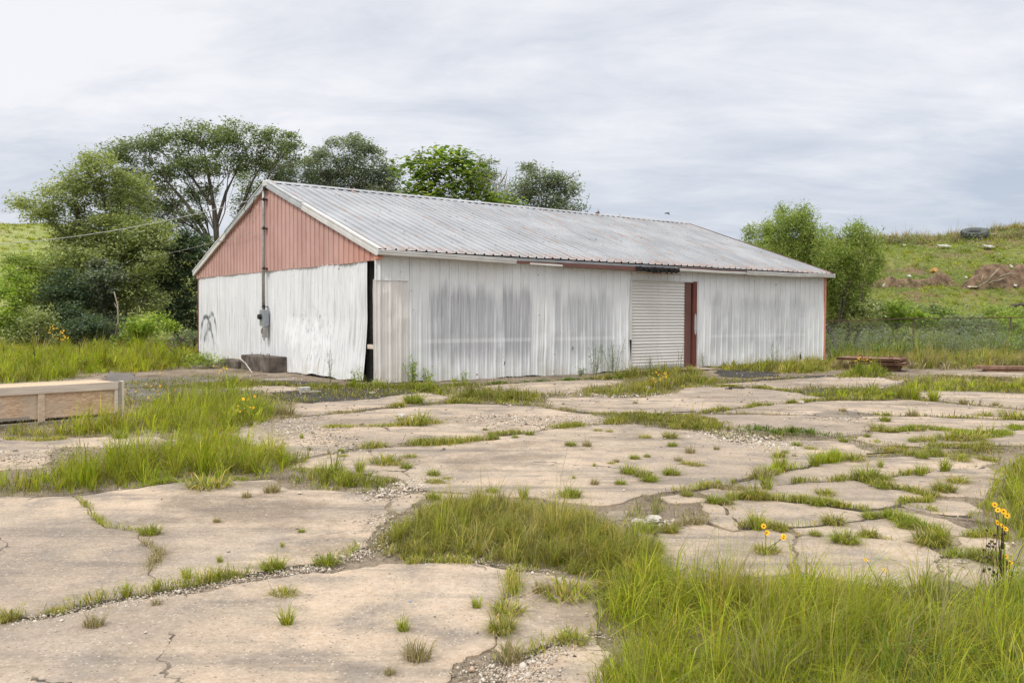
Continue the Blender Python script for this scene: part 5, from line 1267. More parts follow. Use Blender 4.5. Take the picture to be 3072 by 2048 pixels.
def tree(name, label, base_x, dist, lobes, pal, leaf=.085, dens=1.0, clump=.6, trunk=.20, fork=.45, droop=0.0, cat='tree', group=None, twigs=5, hollow=.35, stems=1, bark=None, limbs=None, up=.35, aspect=.5, gz=None, depth=1.0):
    b = K(base_x, 700, dist); gz0 = 0.0 if gz is None else gz; base = np.array([b[0], b[1], gz0-.1])
    T = empty(name, tuple(base)); tag(T, label, cat, group)
    P, cents = crown_points(lobes, dist, dens, clump, leaf, droop, hollow, depth)
    me = leaf_mesh('crown', P-base, leaf, pal, up, aspect); o = link('crown' if cat == 'tree' else 'foliage', me, M_leaf, T)
    tk = MB(); lm = MB()
    ztop = min(c[0][2] for c in cents); zc_ = np.mean([c[0][2] for c in cents]); fz = max(gz0+.3, gz0+(zc_-gz0)*fork)
    tops = []
    for s in range(stems):
        dx = (s-(stems-1)/2)*.5; top = base+np.array([dx*1.6+random.uniform(-.2, .2), random.uniform(-.2, .2), fz-gz0+random.uniform(-.3, .4)])
        r0 = trunk*(1 if s == 0 else .75)
        path = bent(base+np.array([dx*.5, 0, 0]), top, 5, .10); tk.tube([p-base for p in path], list(np.linspace(r0*1.25, r0*.8, 6)), 8); tops.append((top, r0*.78))
    for (c, a, b_, dd, cc) in cents:
        tp, r0 = min(tops, key=lambda q: np.linalg.norm(q[0][:2]-c[:2])) if True else tops[0]
        path = bent(tp, c, 5, .16); rr = max(.014, r0*.20)
        lm.tube([p-base for p in path], list(np.linspace(rr, rr*.3, 6)), 6, cap=False)
        for _ in range(twigs):
            q = cc[random.randrange(len(cc))] if len(cc) else c
            s_ = path[random.randint(2, 5)]; tw = bent(s_, q, 3, .2); lm.tube([p-base for p in tw], list(np.linspace(rr*.32, .008, 4)), 4, cap=False)
            for _2 in range(2):
                q2 = q+rng.normal(0, .22, 3); lm.tube([p-base for p in bent(tw[2], q2, 2, .2)], [rr*.14+.006, .01, .005], 3, cap=False)
    if limbs:
        for pts, ra, rb in limbs:
            PP = [K(x, y, dist)-base for x, y in pts]; lm.tube(PP, list(np.linspace(ra, rb, len(PP))), 7, cap=False)
    if cat == 'tree': tk.build('trunk', bark or M_bark, T, True); lm.build('limbs', bark or M_bark, T)
    else: lm.build('stems', bark or M_bark, T)
    return T
tree('elm_tree', 'dense olive green tree leaning out at the far left of the row', 245, 41, [(90, 478, 50, 34), (165, 440, 60, 42), (235, 415, 62, 48), (300, 440, 50, 50), (255, 520, 85, 55), (150, 520, 60, 42), (215, 600, 75, 48), (262, 668, 62, 50), (325, 560, 50, 45), (225, 365, 36, 20), (62, 478, 26, 22), (135, 600, 50, 28), (300, 620, 50, 45), (262, 730, 45, 40), (120, 660, 50, 40), (345, 620, 45, 45), (350, 530, 40, 30), (290, 545, 50, 40), (190, 680, 55, 45)],
     'elmlit', .075, 1.15, .55, .30, .42, twigs=5, limbs=[([(262, 780), (285, 745), (292, 700), (280, 650)], .07, .03), ([(300, 620), (320, 670), (350, 690)], .05, .02), ([(175, 470), (190, 560), (215, 640)], .10, .05)])
tree('spreading_tree', 'tallest spreading tree with open umbrella crown left of the gable', 500, 46, [(300, 345, 55, 34), (385, 325, 62, 34), (470, 312, 62, 30), (550, 312, 62, 32), (630, 325, 48, 32), (662, 345, 25, 25), (335, 400, 60, 38), (420, 385, 62, 34), (510, 375, 60, 30), (380, 455, 55, 30), (455, 440, 40, 24), (300, 440, 42, 34), (345, 500, 50, 30), (440, 500, 34, 18), (395, 520, 40, 24), (270, 470, 44, 40), (460, 560, 30, 26), (590, 375, 45, 28)],
     'elm', .075, 1.0, .50, .26, .50, twigs=7, hollow=.45, limbs=[([(502, 590), (497, 540), (492, 480), (482, 420), (470, 360)], .17, .06), ([(498, 600), (470, 530), (430, 470), (395, 430), (370, 400)], .14, .05), ([(484, 470), (450, 420), (420, 380)], .09, .04), ([(496, 520), (520, 440), (545, 390), (560, 350)], .10, .04), ([(492, 560), (440, 520), (400, 500)], .08, .03)])
tree('slender_tree', 'slender tree with leaning dark stems just behind the gable slope', 540, 49, [(575, 420, 38, 34), (620, 400, 36, 34), (655, 385, 28, 30), (560, 480, 24, 30), (610, 450, 28, 20)],
     'elm', .07, .55, .48, .18, .55, twigs=7, hollow=.3, limbs=[([(535, 590), (545, 530), (560, 470), (578, 420), (600, 380)], .13, .04), ([(552, 560), (562, 500), (590, 450), (630, 420)], .09, .03), ([(560, 480), (580, 460), (650, 420)], .05, .02)])
tree('rounded_tree', 'grey green rounded tree behind the near end of the roof', 780, 48, [(700, 395, 46, 38), (750, 375, 45, 40), (800, 340, 42, 34), (840, 365, 45, 38), (875, 410, 38, 40), (730, 440, 60, 36), (800, 420, 62, 42), (850, 450, 60, 34), (665, 420, 30, 34), (900, 440, 25, 25)],
     'grey', .075, 1.05, .5, .25, .5, hollow=.4)
tree('catalpa_tree', 'bright green large leaved tree rising behind the roof', 1030, 40, [(940, 385, 26, 18), (975, 368, 24, 14), (1010, 375, 40, 26), (1050, 368, 36, 26), (1040, 405, 52, 36), (985, 425, 50, 32), (950, 455, 38, 22), (1090, 430, 30, 30), (1030, 460, 60, 26), (1092, 388, 17, 17), (1120, 460, 38, 16), (1175, 468, 24, 9), (1000, 350, 22, 9)],
     'catalpa', .15, .95, .48, .20, .55, hollow=.45, up=.8, aspect=.62)
tree('feathery_tree', 'dark feathery tree to the right of the bright green tree', 1110, 54, [(1120, 380, 24, 13), (1105, 400, 30, 18), (1130, 405, 22, 15), (1095, 420, 26, 20), (1110, 440, 20, 18), (1140, 445, 22, 20), (1160, 468, 34, 12)], 'grey', .085, .9, .5, .14, .6, hollow=.3)
tree('lone_round_tree', 'dark round tree by itself above the middle of the roof', 1255, 44, [(1215, 392, 24, 17), (1245, 415, 42, 28), (1290, 425, 38, 28), (1195, 440, 36, 30), (1245, 455, 60, 34), (1305, 452, 30, 28), (1280, 480, 50, 16), (1328, 478, 12, 6), (1180, 465, 26, 18)], 'grey', .075, .9, .45, .2, .5, hollow=.35)
m = MB(); bT = K(1140, 520, 47)
dt = empty('dead_tree', (bT[0], bT[1], 0)); tag(dt, 'leafless grey tree between the bright tree and the lone round tree', 'tree')
ob = np.array([bT[0], bT[1], 0]); m.tube([(0, 0, -.1), (0, 0, 3), K(1140, 520, 47)-ob], [.14, .12, .07], 7); m.build('trunk', M_bark2, dt, True)
m = MB()
for pts in ([(1140, 520), (1132, 460), (1150, 420), (1152, 390)], [(1138, 490), (1120, 450), (1105, 400), (1098, 380)], [(1132, 460), (1140, 430), (1130, 395)], [(1140, 500), (1165, 450), (1172, 405)], [(1165, 450), (1158, 430), (1165, 400)], [(1120, 450), (1128, 420), (1118, 395)], [(1150, 420), (1162, 400), (1166, 385)]):
    m.tube([K(x, y, 47)-ob for x, y in pts], list(np.linspace(.05, .012, len(pts))), 4, cap=False)
m.build('limbs', M_bark2, dt)
tree('willow_tree', 'taller pale green willow behind the far end of the roof', 1810, 37, [(1815, 478, 24, 22), (1845, 485, 28, 24), (1790, 510, 40, 32), (1850, 520, 48, 36), (1745, 525, 38, 22), (1810, 555, 70, 38), (1868, 570, 45, 50), (1850, 620, 60, 50), (1895, 650, 40, 60), (1760, 560, 45, 30), (1722, 528, 16, 12), (1840, 680, 60, 50), (1900, 600, 40, 50), (1780, 610, 60, 40)],
     'willow', .08, 1.7, .42, .16, .35, .9, hollow=.35, stems=3, twigs=2, up=.0, aspect=.22)
tree('willow_tree', 'shorter willow with arching stems beside the earth bank', 1945, 37.5, [(1930, 522, 26, 18), (1960, 530, 28, 24), (1985, 528, 22, 22), (2002, 550, 18, 26), (1950, 570, 50, 34), (1920, 610, 50, 40), (1975, 610, 42, 40), (1925, 670, 55, 50), (1975, 660, 38, 40), (2010, 600, 20, 34)],
     'willow', .08, 1.6, .42, .12, .3, .9, hollow=.3, stems=3, twigs=2, up=.0, aspect=.22, limbs=[([(1930, 740), (1945, 660), (1975, 600), (1990, 560)], .05, .02), ([(1925, 740), (1935, 650), (1940, 590), (1945, 550)], .05, .02)])
SH = [
 ('bush', 'bright green bush at the far left edge below the hill', 20, 36, [(15, 700, 50, 45), (35, 650, 36, 34), (10, 760, 50, 32)], 'bright', .07, 1.0),
 ('bush', 'feathery yellow green bush against the hill at far left', 40, 40, [(40, 610, 34, 34), (90, 640, 36, 34), (60, 680, 44, 40)], 'willow', .065, .8),
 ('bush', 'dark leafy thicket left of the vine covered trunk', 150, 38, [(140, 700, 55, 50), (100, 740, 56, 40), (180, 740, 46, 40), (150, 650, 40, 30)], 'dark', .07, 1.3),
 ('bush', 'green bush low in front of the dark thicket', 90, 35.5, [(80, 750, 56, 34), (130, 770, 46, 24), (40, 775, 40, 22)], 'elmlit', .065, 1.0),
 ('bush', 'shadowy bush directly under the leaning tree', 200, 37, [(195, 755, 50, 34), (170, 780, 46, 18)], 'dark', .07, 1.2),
 ('bush', 'rounded bright bush between the vine trunk and the gable', 330, 37, [(325, 745, 42, 30), (365, 755, 40, 28), (310, 770, 40, 20)], 'bright', .065, 1.1),
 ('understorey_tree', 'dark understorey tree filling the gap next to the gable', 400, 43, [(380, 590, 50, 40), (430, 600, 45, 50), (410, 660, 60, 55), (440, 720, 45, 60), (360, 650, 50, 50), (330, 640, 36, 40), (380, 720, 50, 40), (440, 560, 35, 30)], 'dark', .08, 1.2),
 ('understorey_tree', 'lighter sapling with airy leaves right of the vine trunk', 330, 40, [(320, 640, 36, 40), (345, 690, 40, 36), (355, 600, 30, 26), (300, 700, 30, 34)], 'elmlit', .07, .8),
 ('vine_mass', 'dark vines smothering the trunk of the leaning tree', 250, 39.5, [(245, 640, 44, 44), (235, 700, 44, 40), (250, 760, 48, 34), (215, 660, 34, 34)], 'grey', .065, 1.2),
 ('bush', 'yellow green bush at the foot of the left hill', 100, 44, [(110, 620, 40, 34), (150, 600, 36, 30), (70, 600, 34, 26)], 'bright', .075, .9),
 ('bush', 'low weeds and brambles at the far left corner of the building', 440, 33, [(440, 775, 20, 12), (425, 785, 24, 10)], 'elm', .055, 1.0),
 ('bush', 'green shrub at the foot of the far left wall corner', 475, 25.6, [(470, 832, 18, 12), (492, 840, 14, 8), (455, 838, 12, 8)], 'bright', .035, 1.6),
 ('bush', 'bramble bush behind the fence beside the willow', 1960, 37.5, [(1940, 740, 50, 40), (2000, 730, 40, 34), (1960, 700, 46, 30)], 'elmlit', .065, 1.0),
 ('bush', 'broad glossy bush behind the left fence post', 2080, 38, [(2080, 725, 50, 26), (2040, 745, 40, 26), (2120, 740, 40, 24), (2060, 700, 30, 14)], 'bright', .075, 1.0),
 ('bush', 'feathery lime bush behind the middle of the fence', 2160, 38.5, [(2160, 735, 40, 30), (2190, 745, 34, 24)], 'willow', .06, .9),
 ('bush', 'dark bush between the two fence posts', 2220, 37.5, [(2215, 750, 44, 24), (2250, 755, 40, 22)], 'elm', .07, 1.2),
 ('bush', 'dark shrub patch low on the bank right of the willow', 2030, 38.8, [(2030, 715, 34, 20), (2060, 735, 40, 22)], 'elm', .07, 1.2),
 ('bush', 'round dark green shrub low on the bank behind the fence middle', 2130, 39.2, [(2130, 715, 34, 18), (2165, 722, 30, 14)], 'elm', .07, 1.1),
 ('bush', 'lighter shrub low on the bank above the right fence post', 2290, 39, [(2290, 722, 40, 16), (2330, 730, 36, 18)], 'willow', .065, 1.1),
 ('bush', 'bushy growth behind the right fence post', 2310, 38, [(2310, 745, 44, 26), (2345, 760, 34, 30)], 'bright', .07, 1.0),
]
for nm, lb, bx, ds, lobes, pal, lf, dn in SH:
    tree(nm, lb, bx, ds, lobes, pal, lf, dn, .40, .05 if nm != 'understorey_tree' else .12, .3, cat='tree' if nm == 'understorey_tree' else ('vines' if nm == 'vine_mass' else 'bush'), twigs=3)
# bare stems, brush and stalks on the left
def branchy(name, label, cat, strokes, dist, mat, gz=0.0, off=0.0):
    b0 = K(strokes[0][0][0][0], strokes[0][0][0][1], dist); b0[2] = gz; o = empty(name, tuple(b0)); tag(o, label, cat)
    for pts, ra, rb in strokes:
        m = MB(); m.tube([K(x, y, dist)-b0+np.array([0, random.uniform(-off, off), 0]) for x, y in pts], list(np.linspace(ra, rb, len(pts))), 6); m.build('branch', mat, o, True)
    return o
branchy('bare_sapling', 'pale bent bare stem in front of the vine covered trunk', 'sapling', [([(247, 800), (266, 770), (272, 735), (270, 700), (262, 670)], .05, .025), ([(270, 710), (262, 695)], .02, .012)], 36, M_bark2)
branchy('fallen_branch', 'arched dead branches standing out of the meadow near the gable', 'branch', [([(344, 835), (350, 815), (362, 802)], .025, .018), ([(409, 830), (402, 815), (392, 802), (385, 796)], .03, .02), ([(412, 826), (410, 806), (402, 796), (380, 788)], .03, .03)], 29, M_bark)
branchy('brush_pile', 'brown heap of dead twigs at the far corner of the gable', 'brush', [([(395+i*4, 798+random.uniform(-6, 4)), (400+i*4+random.uniform(-12, 12), 780+random.uniform(-10, 6)), (410+i*4+random.uniform(-20, 20), 772+random.uniform(-10, 10))], .02, .008) for i in range(13)], 32, M_bark, off=.5)
branchy('fallen_log', 'pale weathered log lying at the edge of the trees', 'log', [([(238, 800), (262, 803), (285, 806)], .05, .035), ([(290, 806), (310, 802), (325, 799)], .035, .02)], 34.5, M_bark2)
def stalk(u, v, h, label, mat=None):
    p = G(u, v); o = empty('dead_stalk', tuple(p)); tag(o, label, 'plant'); m = MB()
    m.tube([(0, 0, 0), (.02, 0, h*.5), (-.01, .01, h)], [.012, .012, .008], 5); m.build('stem', mat or M_dead, o)
    m = MB()
    for i in range(16):
        z = h*random.uniform(.2, 1); a = random.uniform(0, 6.28); m.tube([(0, 0, z), (.04*math.cos(a), .04*math.sin(a), z+random.uniform(-.03, .05))], [.010, .004], 4)
    tag(m.build('seed_heads', mat or M_dead, o), kind='stuff')
stalk(103, 1116, .72, 'thick dark dead stalk in the meadow left of the crate top')
stalk(238, 1087, .62, 'thin dark dead stalk, middle one of the meadow'); stalk(282, 1095, .66, 'dark dead stalk nearest the gable in the meadow'); stalk(10, 1090, .5, 'small dead stalk at the left edge of the meadow')
def mullein(x, y0, y1, dist, label):
    a = K(x, y0, dist); b = K(x, y1, dist); h = b[2]; o = empty('mullein_plant', (a[0], a[1], 0)); tag(o, label, 'plant'); n = 260
    P = np.stack([rng.normal(0, 1, n), rng.normal(0, 1, n), rng.uniform(0, 1, n)], -1); P[:, :2] *= (.14*(1-P[:, 2:3])+.03); P[:, 2] *= h
    link('foliage', leaf_mesh('foliage', P, .05, 'willow'), M_leaf, o)
mullein(259, 800, 770, 33, 'pointed pale green spire plant left of the bent bare stem'); mullein(361, 802, 775, 33, 'pointed pale green spire plant nearer the gable')

# ------------------------------------------------------------------ weeds at the walls, flowers
M_petal = mat_plain('yellow_petal', (.85, .47, .015), .6, 0, .12, 20); M_eye = mat_plain('dark_flower_eye', (.06, .015, .01), .8)
def weed(u, v, h, n_st, label, pal='bright', lf=.035, spread=.12, leaves=26, p=None, cat='plant', top_bare=.0, stem_r=.004):
    p = G(u, v) if p is None else np.array(p); o = empty('weed', tuple(p)); tag(o, label, cat); m = MB(); L_ = []
    for s in range(n_st):
        a = random.uniform(0, 6.28); r_ = spread*random.uniform(.2, 1); hh = h*random.uniform(.6, 1.05)
        b_ = np.array([math.cos(a)*r_*.4, math.sin(a)*r_*.4, 0]); t_ = np.array([math.cos(a)*r_*1.3, math.sin(a)*r_*1.3, hh])
        path = bent(b_, t_, 4, .10); m.tube(path, list(np.linspace(stem_r*1.5, stem_r*.6, 5)), 4, cap=False)
        for _ in range(leaves):
            t = random.uniform(.12, 1-top_bare); q = b_+(t_-b_)*t+rng.normal(0, .025+lf*.6, 3); L_.append(q)
        for _ in range(5):
            t = random.uniform(.4, .95); q = b_+(t_-b_)*t; m.tube([q, q+rng.normal(0, .06, 3)+np.array([0, 0, .06])], [stem_r*.7, stem_r*.4], 3, cap=False)
    tag(m.build('stems', mat_weed, o), kind='stuff'); link('foliage', leaf_mesh('foliage', np.array(L_), lf, pal, .2, .35), M_leaf, o); return o
mat_weed = mat_plain('green_stem', (.12, .16, .05), .7)
weed(1168, 1148, .62, 7, 'leafy weed clump left of the cream wall sheet', lf=.035)
weed(1240, 1150, .60, 8, 'tall weed clump at the cream sheet seam', lf=.035, spread=.2); weed(1285, 1150, .34, 6, 'low spreading weed right of the seam clump', spread=.25)
weed(1392, 1150, .26, 3, 'tiny weed at the foot of the worn wall'); weed(993, 1150, .85, 3, 'thin tall weed before the buckled gable sheets', 'grey', .022, .1, 18)
weed(1070, 1152, .36, 4, 'leafy weed left of the dark corner gap'); weed(1780, 1124, .85, 8, 'tall seeding weeds left of the roller door', 'grey', .028, .22, 30); weed(1840, 1120, .95, 9, 'bushier tall weeds beside the roller door', 'grey', .026, .3, 34)
weed(1740, 1128, .25, 4, 'short dark weed under the wall left of the tall weeds', 'elm'); weed(1950, 1112, .45, 5, 'wispy weed before the roller door', 'grey', .02, .2, 14)
weed(2040, 1108, .7, 3, 'thin stalks at the right of the roller door', 'grey', .018, .12, 12); weed(2110, 1104, .65, 3, 'thin weed by the first rib right of the jamb', 'grey', .02, .1, 14)
weed(2323, 1094, .95, 4, 'wiry tall weed against the far wall section', 'grey', .022, .16, 16, stem_r=.005); weed(2390, 1094, .5, 4, 'wispy weed right of the wiry one', 'grey', .02, .16, 12)
weed(2700, 1082, .9, 7, 'bushy weed in the rough growth near the left fence post', 'elmlit', .04, .3, 34); weed(2820, 1078, 1.1, 6, 'upright weed between the fence posts', 'bright', .04, .3, 34)
weed(2600, 1086, 1.0, 8, 'grey green weed clump between building and first post', 'elm', .04, .4, 34); weed(3020, 1080, 1.2, 8, 'tall leafy weed at the right fence post', 'bright', .045, .4, 40); weed(2900, 1078, 1.0, 8, 'grey weed clump in front of the fence middle', 'grey', .04, .4, 34)
mL = []
for _ in range(330):
    p = G(random.uniform(2485, 3300), random.uniform(1066, 1080)); hh = random.uniform(.5, 1.25)
    mL.append(p+np.stack([rng.normal(0, .13, 70), rng.normal(0, .13, 70), rng.uniform(.0, 1, 70)*hh], -1))
mL = np.concatenate(mL); tag(link('weeds', leaf_mesh('weeds', mL, .04, 'grey', .2, .35), M_leaf), 'thick grey green leafy weeds massed along the fence', 'weeds', kind='stuff')
def flower_mesh():
    bm = bmesh.new()
    for k in range(9):
        a = 2*math.pi*k/9; ca, sa = math.cos(a), math.sin(a); pw = .24
        pts = [(.22, -.10, .02), (.62, -pw, .10), (.98, -.12, .02), (1.0, .10, .0), (.64, pw, .08), (.22, .10, .02)]
        f = bm.faces.new([bm.verts.new((x*ca-y*sa, x*sa+y*ca, z+(.03 if k % 2 else 0))) for x, y, z in pts]); f.material_index = 0
    r = bmesh.ops.create_icosphere(bm, subdivisions=1, radius=.30)
    for v in r['verts']: v.co.z = v.co.z*.7+.08
    for f in {f for v in r['verts'] for f in v.link_faces}: f.material_index = 1
    me = bpy.data.meshes.new('flower_head'); bm.to_mesh(me); bm.free(); me.materials.append(M_petal); me.materials.append(M_eye); return me
FM = flower_mesh()
def flower_plant(u, v, dist, heads, label, stem=True, r=.02, gz=0.0, dark=True):
    b = D(u, 1200, dist); o = empty('flower_plant', (b[0], b[1], gz)); tag(o, label, 'flower')
    b0 = np.array([b[0], b[1], gz]); m = MB()
    for (hu, hv) in heads:
        q = D(hu, hv, dist)+np.array([0, random.uniform(-.04, .04), 0])-b0
        k = link('flower_head', FM, None, o); k.location = q; k.scale = (r, r, r); k.rotation_euler = (random.uniform(.3, 1.3), random.uniform(-.3, .3), random.uniform(-.6, .6))
        if stem: m.tube(bent(np.array([random.uniform(-.02, .02), random.uniform(-.02, .02), 0]), q, 4, .06), [.003, .0028, .0025, .002, .002], 4, cap=False)
    if stem: tag(m.build('stems', M_dead if dark else mat_weed, o), kind='stuff')
    return o
FPL = flower_plant(3006, 1860, 4.75, [(2997, 1530), (2996, 1518), (3034, 1551), (2991, 1566), (3007, 1577), (3022, 1588), (3026, 1673), (3040, 1692), (3030, 1702), (3071, 1614), (3010, 1533)], 'tall dark stemmed plant with yellow dark eyed daisies at the right edge', r=.017)
m = MB(); b0 = np.array(FPL.location)
for pts in ([(3003, 1900), (3004, 1800), (3010, 1700), (3014, 1630)], [(3010, 1900), (3018, 1800), (3022, 1740), (3028, 1700)], [(3000, 1880), (2996, 1790)]):
    m.tube([D(x, y, 4.75)-b0 for x, y in pts], list(np.linspace(.006, .004, len(pts))), 5)
for (x, y) in [(3010, 1640), (3022, 1690), (3032, 1720), (3030, 1740), (3024, 1762), (3012, 1710), (3004, 1770), (2996, 1790), (3008, 1800), (3004, 1820), (3010, 1840), (3016, 1850), (3002, 1860), (3006, 1780), (3026, 1760), (2998, 1800)]:
    q = D(x+random.uniform(-4, 4), y, 4.75)-b0; m.box(tuple(q-.009), tuple(q+np.array([.009, .009, .016])), jit=.004)
m.build('seed_stalks', M_dead, FPL)
m = MB()
for _ in range(26):
    q = D(random.uniform(2950, 3072), random.uniform(1590, 1760), 4.9+random.uniform(-.3, .6)); qb = q-b0; s_ = .006; m.box(tuple(qb-s_), tuple(qb+s_), jit=.002); m.tube([qb, qb+np.array([random.uniform(-.05, .05), .02, -.18])], [.0015, .0015], 3, cap=False)
tag(m.build('seed_heads', M_dead, FPL), kind='stuff')
flower_plant(2300, 1640, 5.75, [(2295, 1581), (2304, 1600), (2347, 1610), (2349, 1605)], 'three yellow daisies in front of the centre right slabs', dark=False)
flower_plant(2120, 1800, 5.0, [(2115, 1762), (2130, 1764), (2136, 1765), (2146, 1769), (2077, 1741)], 'row of small yellow daisies in the tall grass left part', dark=False, r=.014)
flower_plant(2645, 1800, 5.1, [(2645, 1703), (2596, 1678)], 'two yellow daisies above the tall grass middle', dark=False, r=.014)
flower_plant(2615, 1960, 4.4, [(2616, 1920), (2718, 1938)], 'two yellow petals low in the foreground grass', dark=False, r=.015)
def flower_bed(label, pts, n, r, h):
    poly = [tuple(G(u, v)[:2]) for u, v in pts]; P = sample_poly(poly, n); o = empty('flower_plant', (P[0][0], P[0][1], 0)); tag(o, label, 'flowers'); b0 = np.array([P[0][0], P[0][1], 0]); m = MB()
    for p in P:
        z = h*random.uniform(.5, 1.1); q = np.array([p[0], p[1], z])-b0; k = link('flower_head', FM, None, o); k.location = q; rr = .62*r*random.uniform(.7, 1.3); k.scale = (rr, rr, rr); k.rotation_euler = (random.uniform(0, 1.2), random.uniform(-.4, .4), 0)
        m.tube([(q[0], q[1], 0), tuple(q)], [.003, .002], 3, cap=False)
    tag(m.build('stems', mat_weed, o), kind='stuff')
flower_bed('cluster of orange yellow flowers at the left edge of the trees', [(140, 1056), (200, 1056), (210, 1068), (150, 1070)], 34, .05, 1.0)
flower_bed('yellow flowers in the grass bank right of the crate', [(700, 1262), (780, 1245), (790, 1260), (710, 1285)], 12, .03, .36)
flower_bed('few yellow flowers behind the crate corner', [(400, 1228), (520, 1205), (560, 1220), (420, 1245)], 9, .03, .42)
flower_bed('yellow flowers by the concrete step', [(640, 1128), (680, 1122), (690, 1136), (650, 1142)], 8, .035, .25)
flower_bed('orange flowers in the mound before the roller door', [(1950, 1166), (2000, 1160), (2010, 1170), (1960, 1176)], 22, .028, .34)
flower_bed('orange flowered weed beside the rusty steel stack', [(2560, 1112), (2600, 1108), (2620, 1120), (2570, 1124)], 34, .03, .42)
flower_bed('small yellow flowers along the asphalt strip', [(440, 1140), (480, 1134), (560, 1160), (700, 1168), (640, 1176), (460, 1150)], 9, .03, .2)

# ------------------------------------------------------------------ the right bank: grass, earth, rubbish, tyre
def hill_leaves(n, x0, x1, y0, y1, f, name, label, pal, lf, patch=None, hmax=.25, k=20):
    P = []
    C_ = np.stack([rng.uniform(x0, x1, n), rng.uniform(y0, y1, n)], -1)
    nn = .5+.5*vnoise(C_[:, 0], C_[:, 1], .9)*.8+.2*vnoise(C_[:, 0], C_[:, 1], 2.4)
    C_ = C_[rng.uniform(0, 1, len(C_)) < sm(nn*1.5-.2)] if patch is None else C_[patch(C_, nn)]
    for c in C_:
        s = random.uniform(.15, .5); q = np.stack([rng.normal(0, s, k), rng.normal(0, s, k), rng.uniform(0, 1, k)**1.5*hmax*random.uniform(.4, 1.3)], -1)
        q[:, :2] += c; q[:, 2] += f(q[:, 0], q[:, 1]); P.append(q)
    P = np.concatenate(P); tag(link(name, leaf_mesh(name, P, lf, pal, .5, .45), M_leaf), label, 'weeds', kind='stuff')
hill_leaves(3600, 12, 44, 38, 60, hill_r, 'bank_weeds', 'patchy green weeds covering the earth bank', 'willow', .055, hmax=.45)
hill_leaves(2600, 12, 44, 38, 60, hill_r, 'bank_weeds', 'darker bluish green weed patches on the earth bank', 'grey', .06, lambda C_, nn: rng.uniform(0, 1, len(C_)) < sm(1-nn*1.3), .5)
hill_leaves(1300, 12, 46, 37.6, 41.5, hill_r, 'bank_weeds', 'taller bright weeds at the foot of the earth bank', 'bright', .06, lambda C_, nn: rng.uniform(0, 1, len(C_)) < .8, .55)
GP('yellow green grass growing on the earth bank', [(12, 38), (44, 38), (46, 59), (14, 59)], .22, 'lime', .9, .5, .05, .8, name='bank_grass', zf=hill_r, cap=90000, wk=.8, dim=.85)
GP('dry tan grass fringe along the crest of the bank', [(12, 56.8), (50, 56.8), (50, 63), (12, 63)], .45, 'straw', 2.2, .4, .1, .5, name='bank_grass', zf=hill_r, cap=50000, wk=.8)
GP('pale grass covering the left hill', [(-75, 60), (-30, 60), (-30, 116), (-85, 116)], .35, 'lime', .35, 1, .02, .6, name='hill_grass', zf=hill_l, cap=90000, wk=.6, dim=.95)
def soil_heap(label, pts, hgt, seed, n=46):
    P = [on_hill(u, v) for u, v in pts]; X_ = [p[0] for p in P]; Y_ = [p[1] for p in P]; x0, x1 = min(X_), max(X_); y0, y1 = min(Y_), max(Y_)
    gx, gy = np.meshgrid(np.linspace(0, 1, n*2), np.linspace(0, 1, n//2)); ex = np.minimum(gx, 1-gx)*5; ey = np.minimum(gy, 1-gy)*2.4
    env = sm(ex)*sm(ey); xx = x0+(x1-x0)*gx; yy = y0+(y1-y0)*gy
    rough = .75+.30*vnoise(xx, yy, 1.6+seed*.1)+.14*vnoise(xx+seed, yy, 5.1)+.10*vnoise(xx, yy+seed, 11)
    zz = hill_r(xx, yy)-.12+env*hgt*rough+.12*sm(env*3)
    V_ = np.stack([xx, yy, zz], -1).reshape(-1, 3); w_ = n*2; i = np.arange((n//2-1)*w_).reshape(-1, w_)[:, :-1].ravel()
    tag(link('soil_heap', mesh_np('soil_heap', V_, [np.stack([i, i+1, i+w_+1, i+w_], -1)]), M_earth), label, 'soil heap')
M_earth = mat_plain('reddish_brown_earth', (.185, .125, .085), .95, 0, .5, 3, .1, .9)
soil_heap('long low ridge of brown earth on the bank behind the fence', [(2600, 868), (2880, 850)], .62, 1)
soil_heap('taller brown earth and brush heap on the bank at the right edge', [(2880, 872), (3200, 846)], 1.35, 4)
def on_heap(u, v, dz=0): p = on_hill(u, v); p[2] += dz; return p
br = empty('root_tangle', tuple(on_hill(2990, 850))); tag(br, 'pale roots and branches sticking out of the right hand earth heap', 'branches'); b0 = np.array(br.location); dd = b0[1]-1.2
for pts in ([(2930, 862), (2960, 845), (2990, 815), (3000, 804)], [(2945, 850), (2946, 835), (2950, 825)], [(2965, 850), (2975, 846), (2990, 838)], [(2995, 808), (2975, 828), (2960, 834)], [(3000, 830), (3030, 820), (3050, 826)], [(2985, 845), (3010, 835), (3020, 850)]):
    m = MB(); m.tube([D(x, y, dd)-b0 for x, y in pts], list(np.linspace(.05, .02, len(pts))), 5); m.build('branch', M_bark2, br, True)
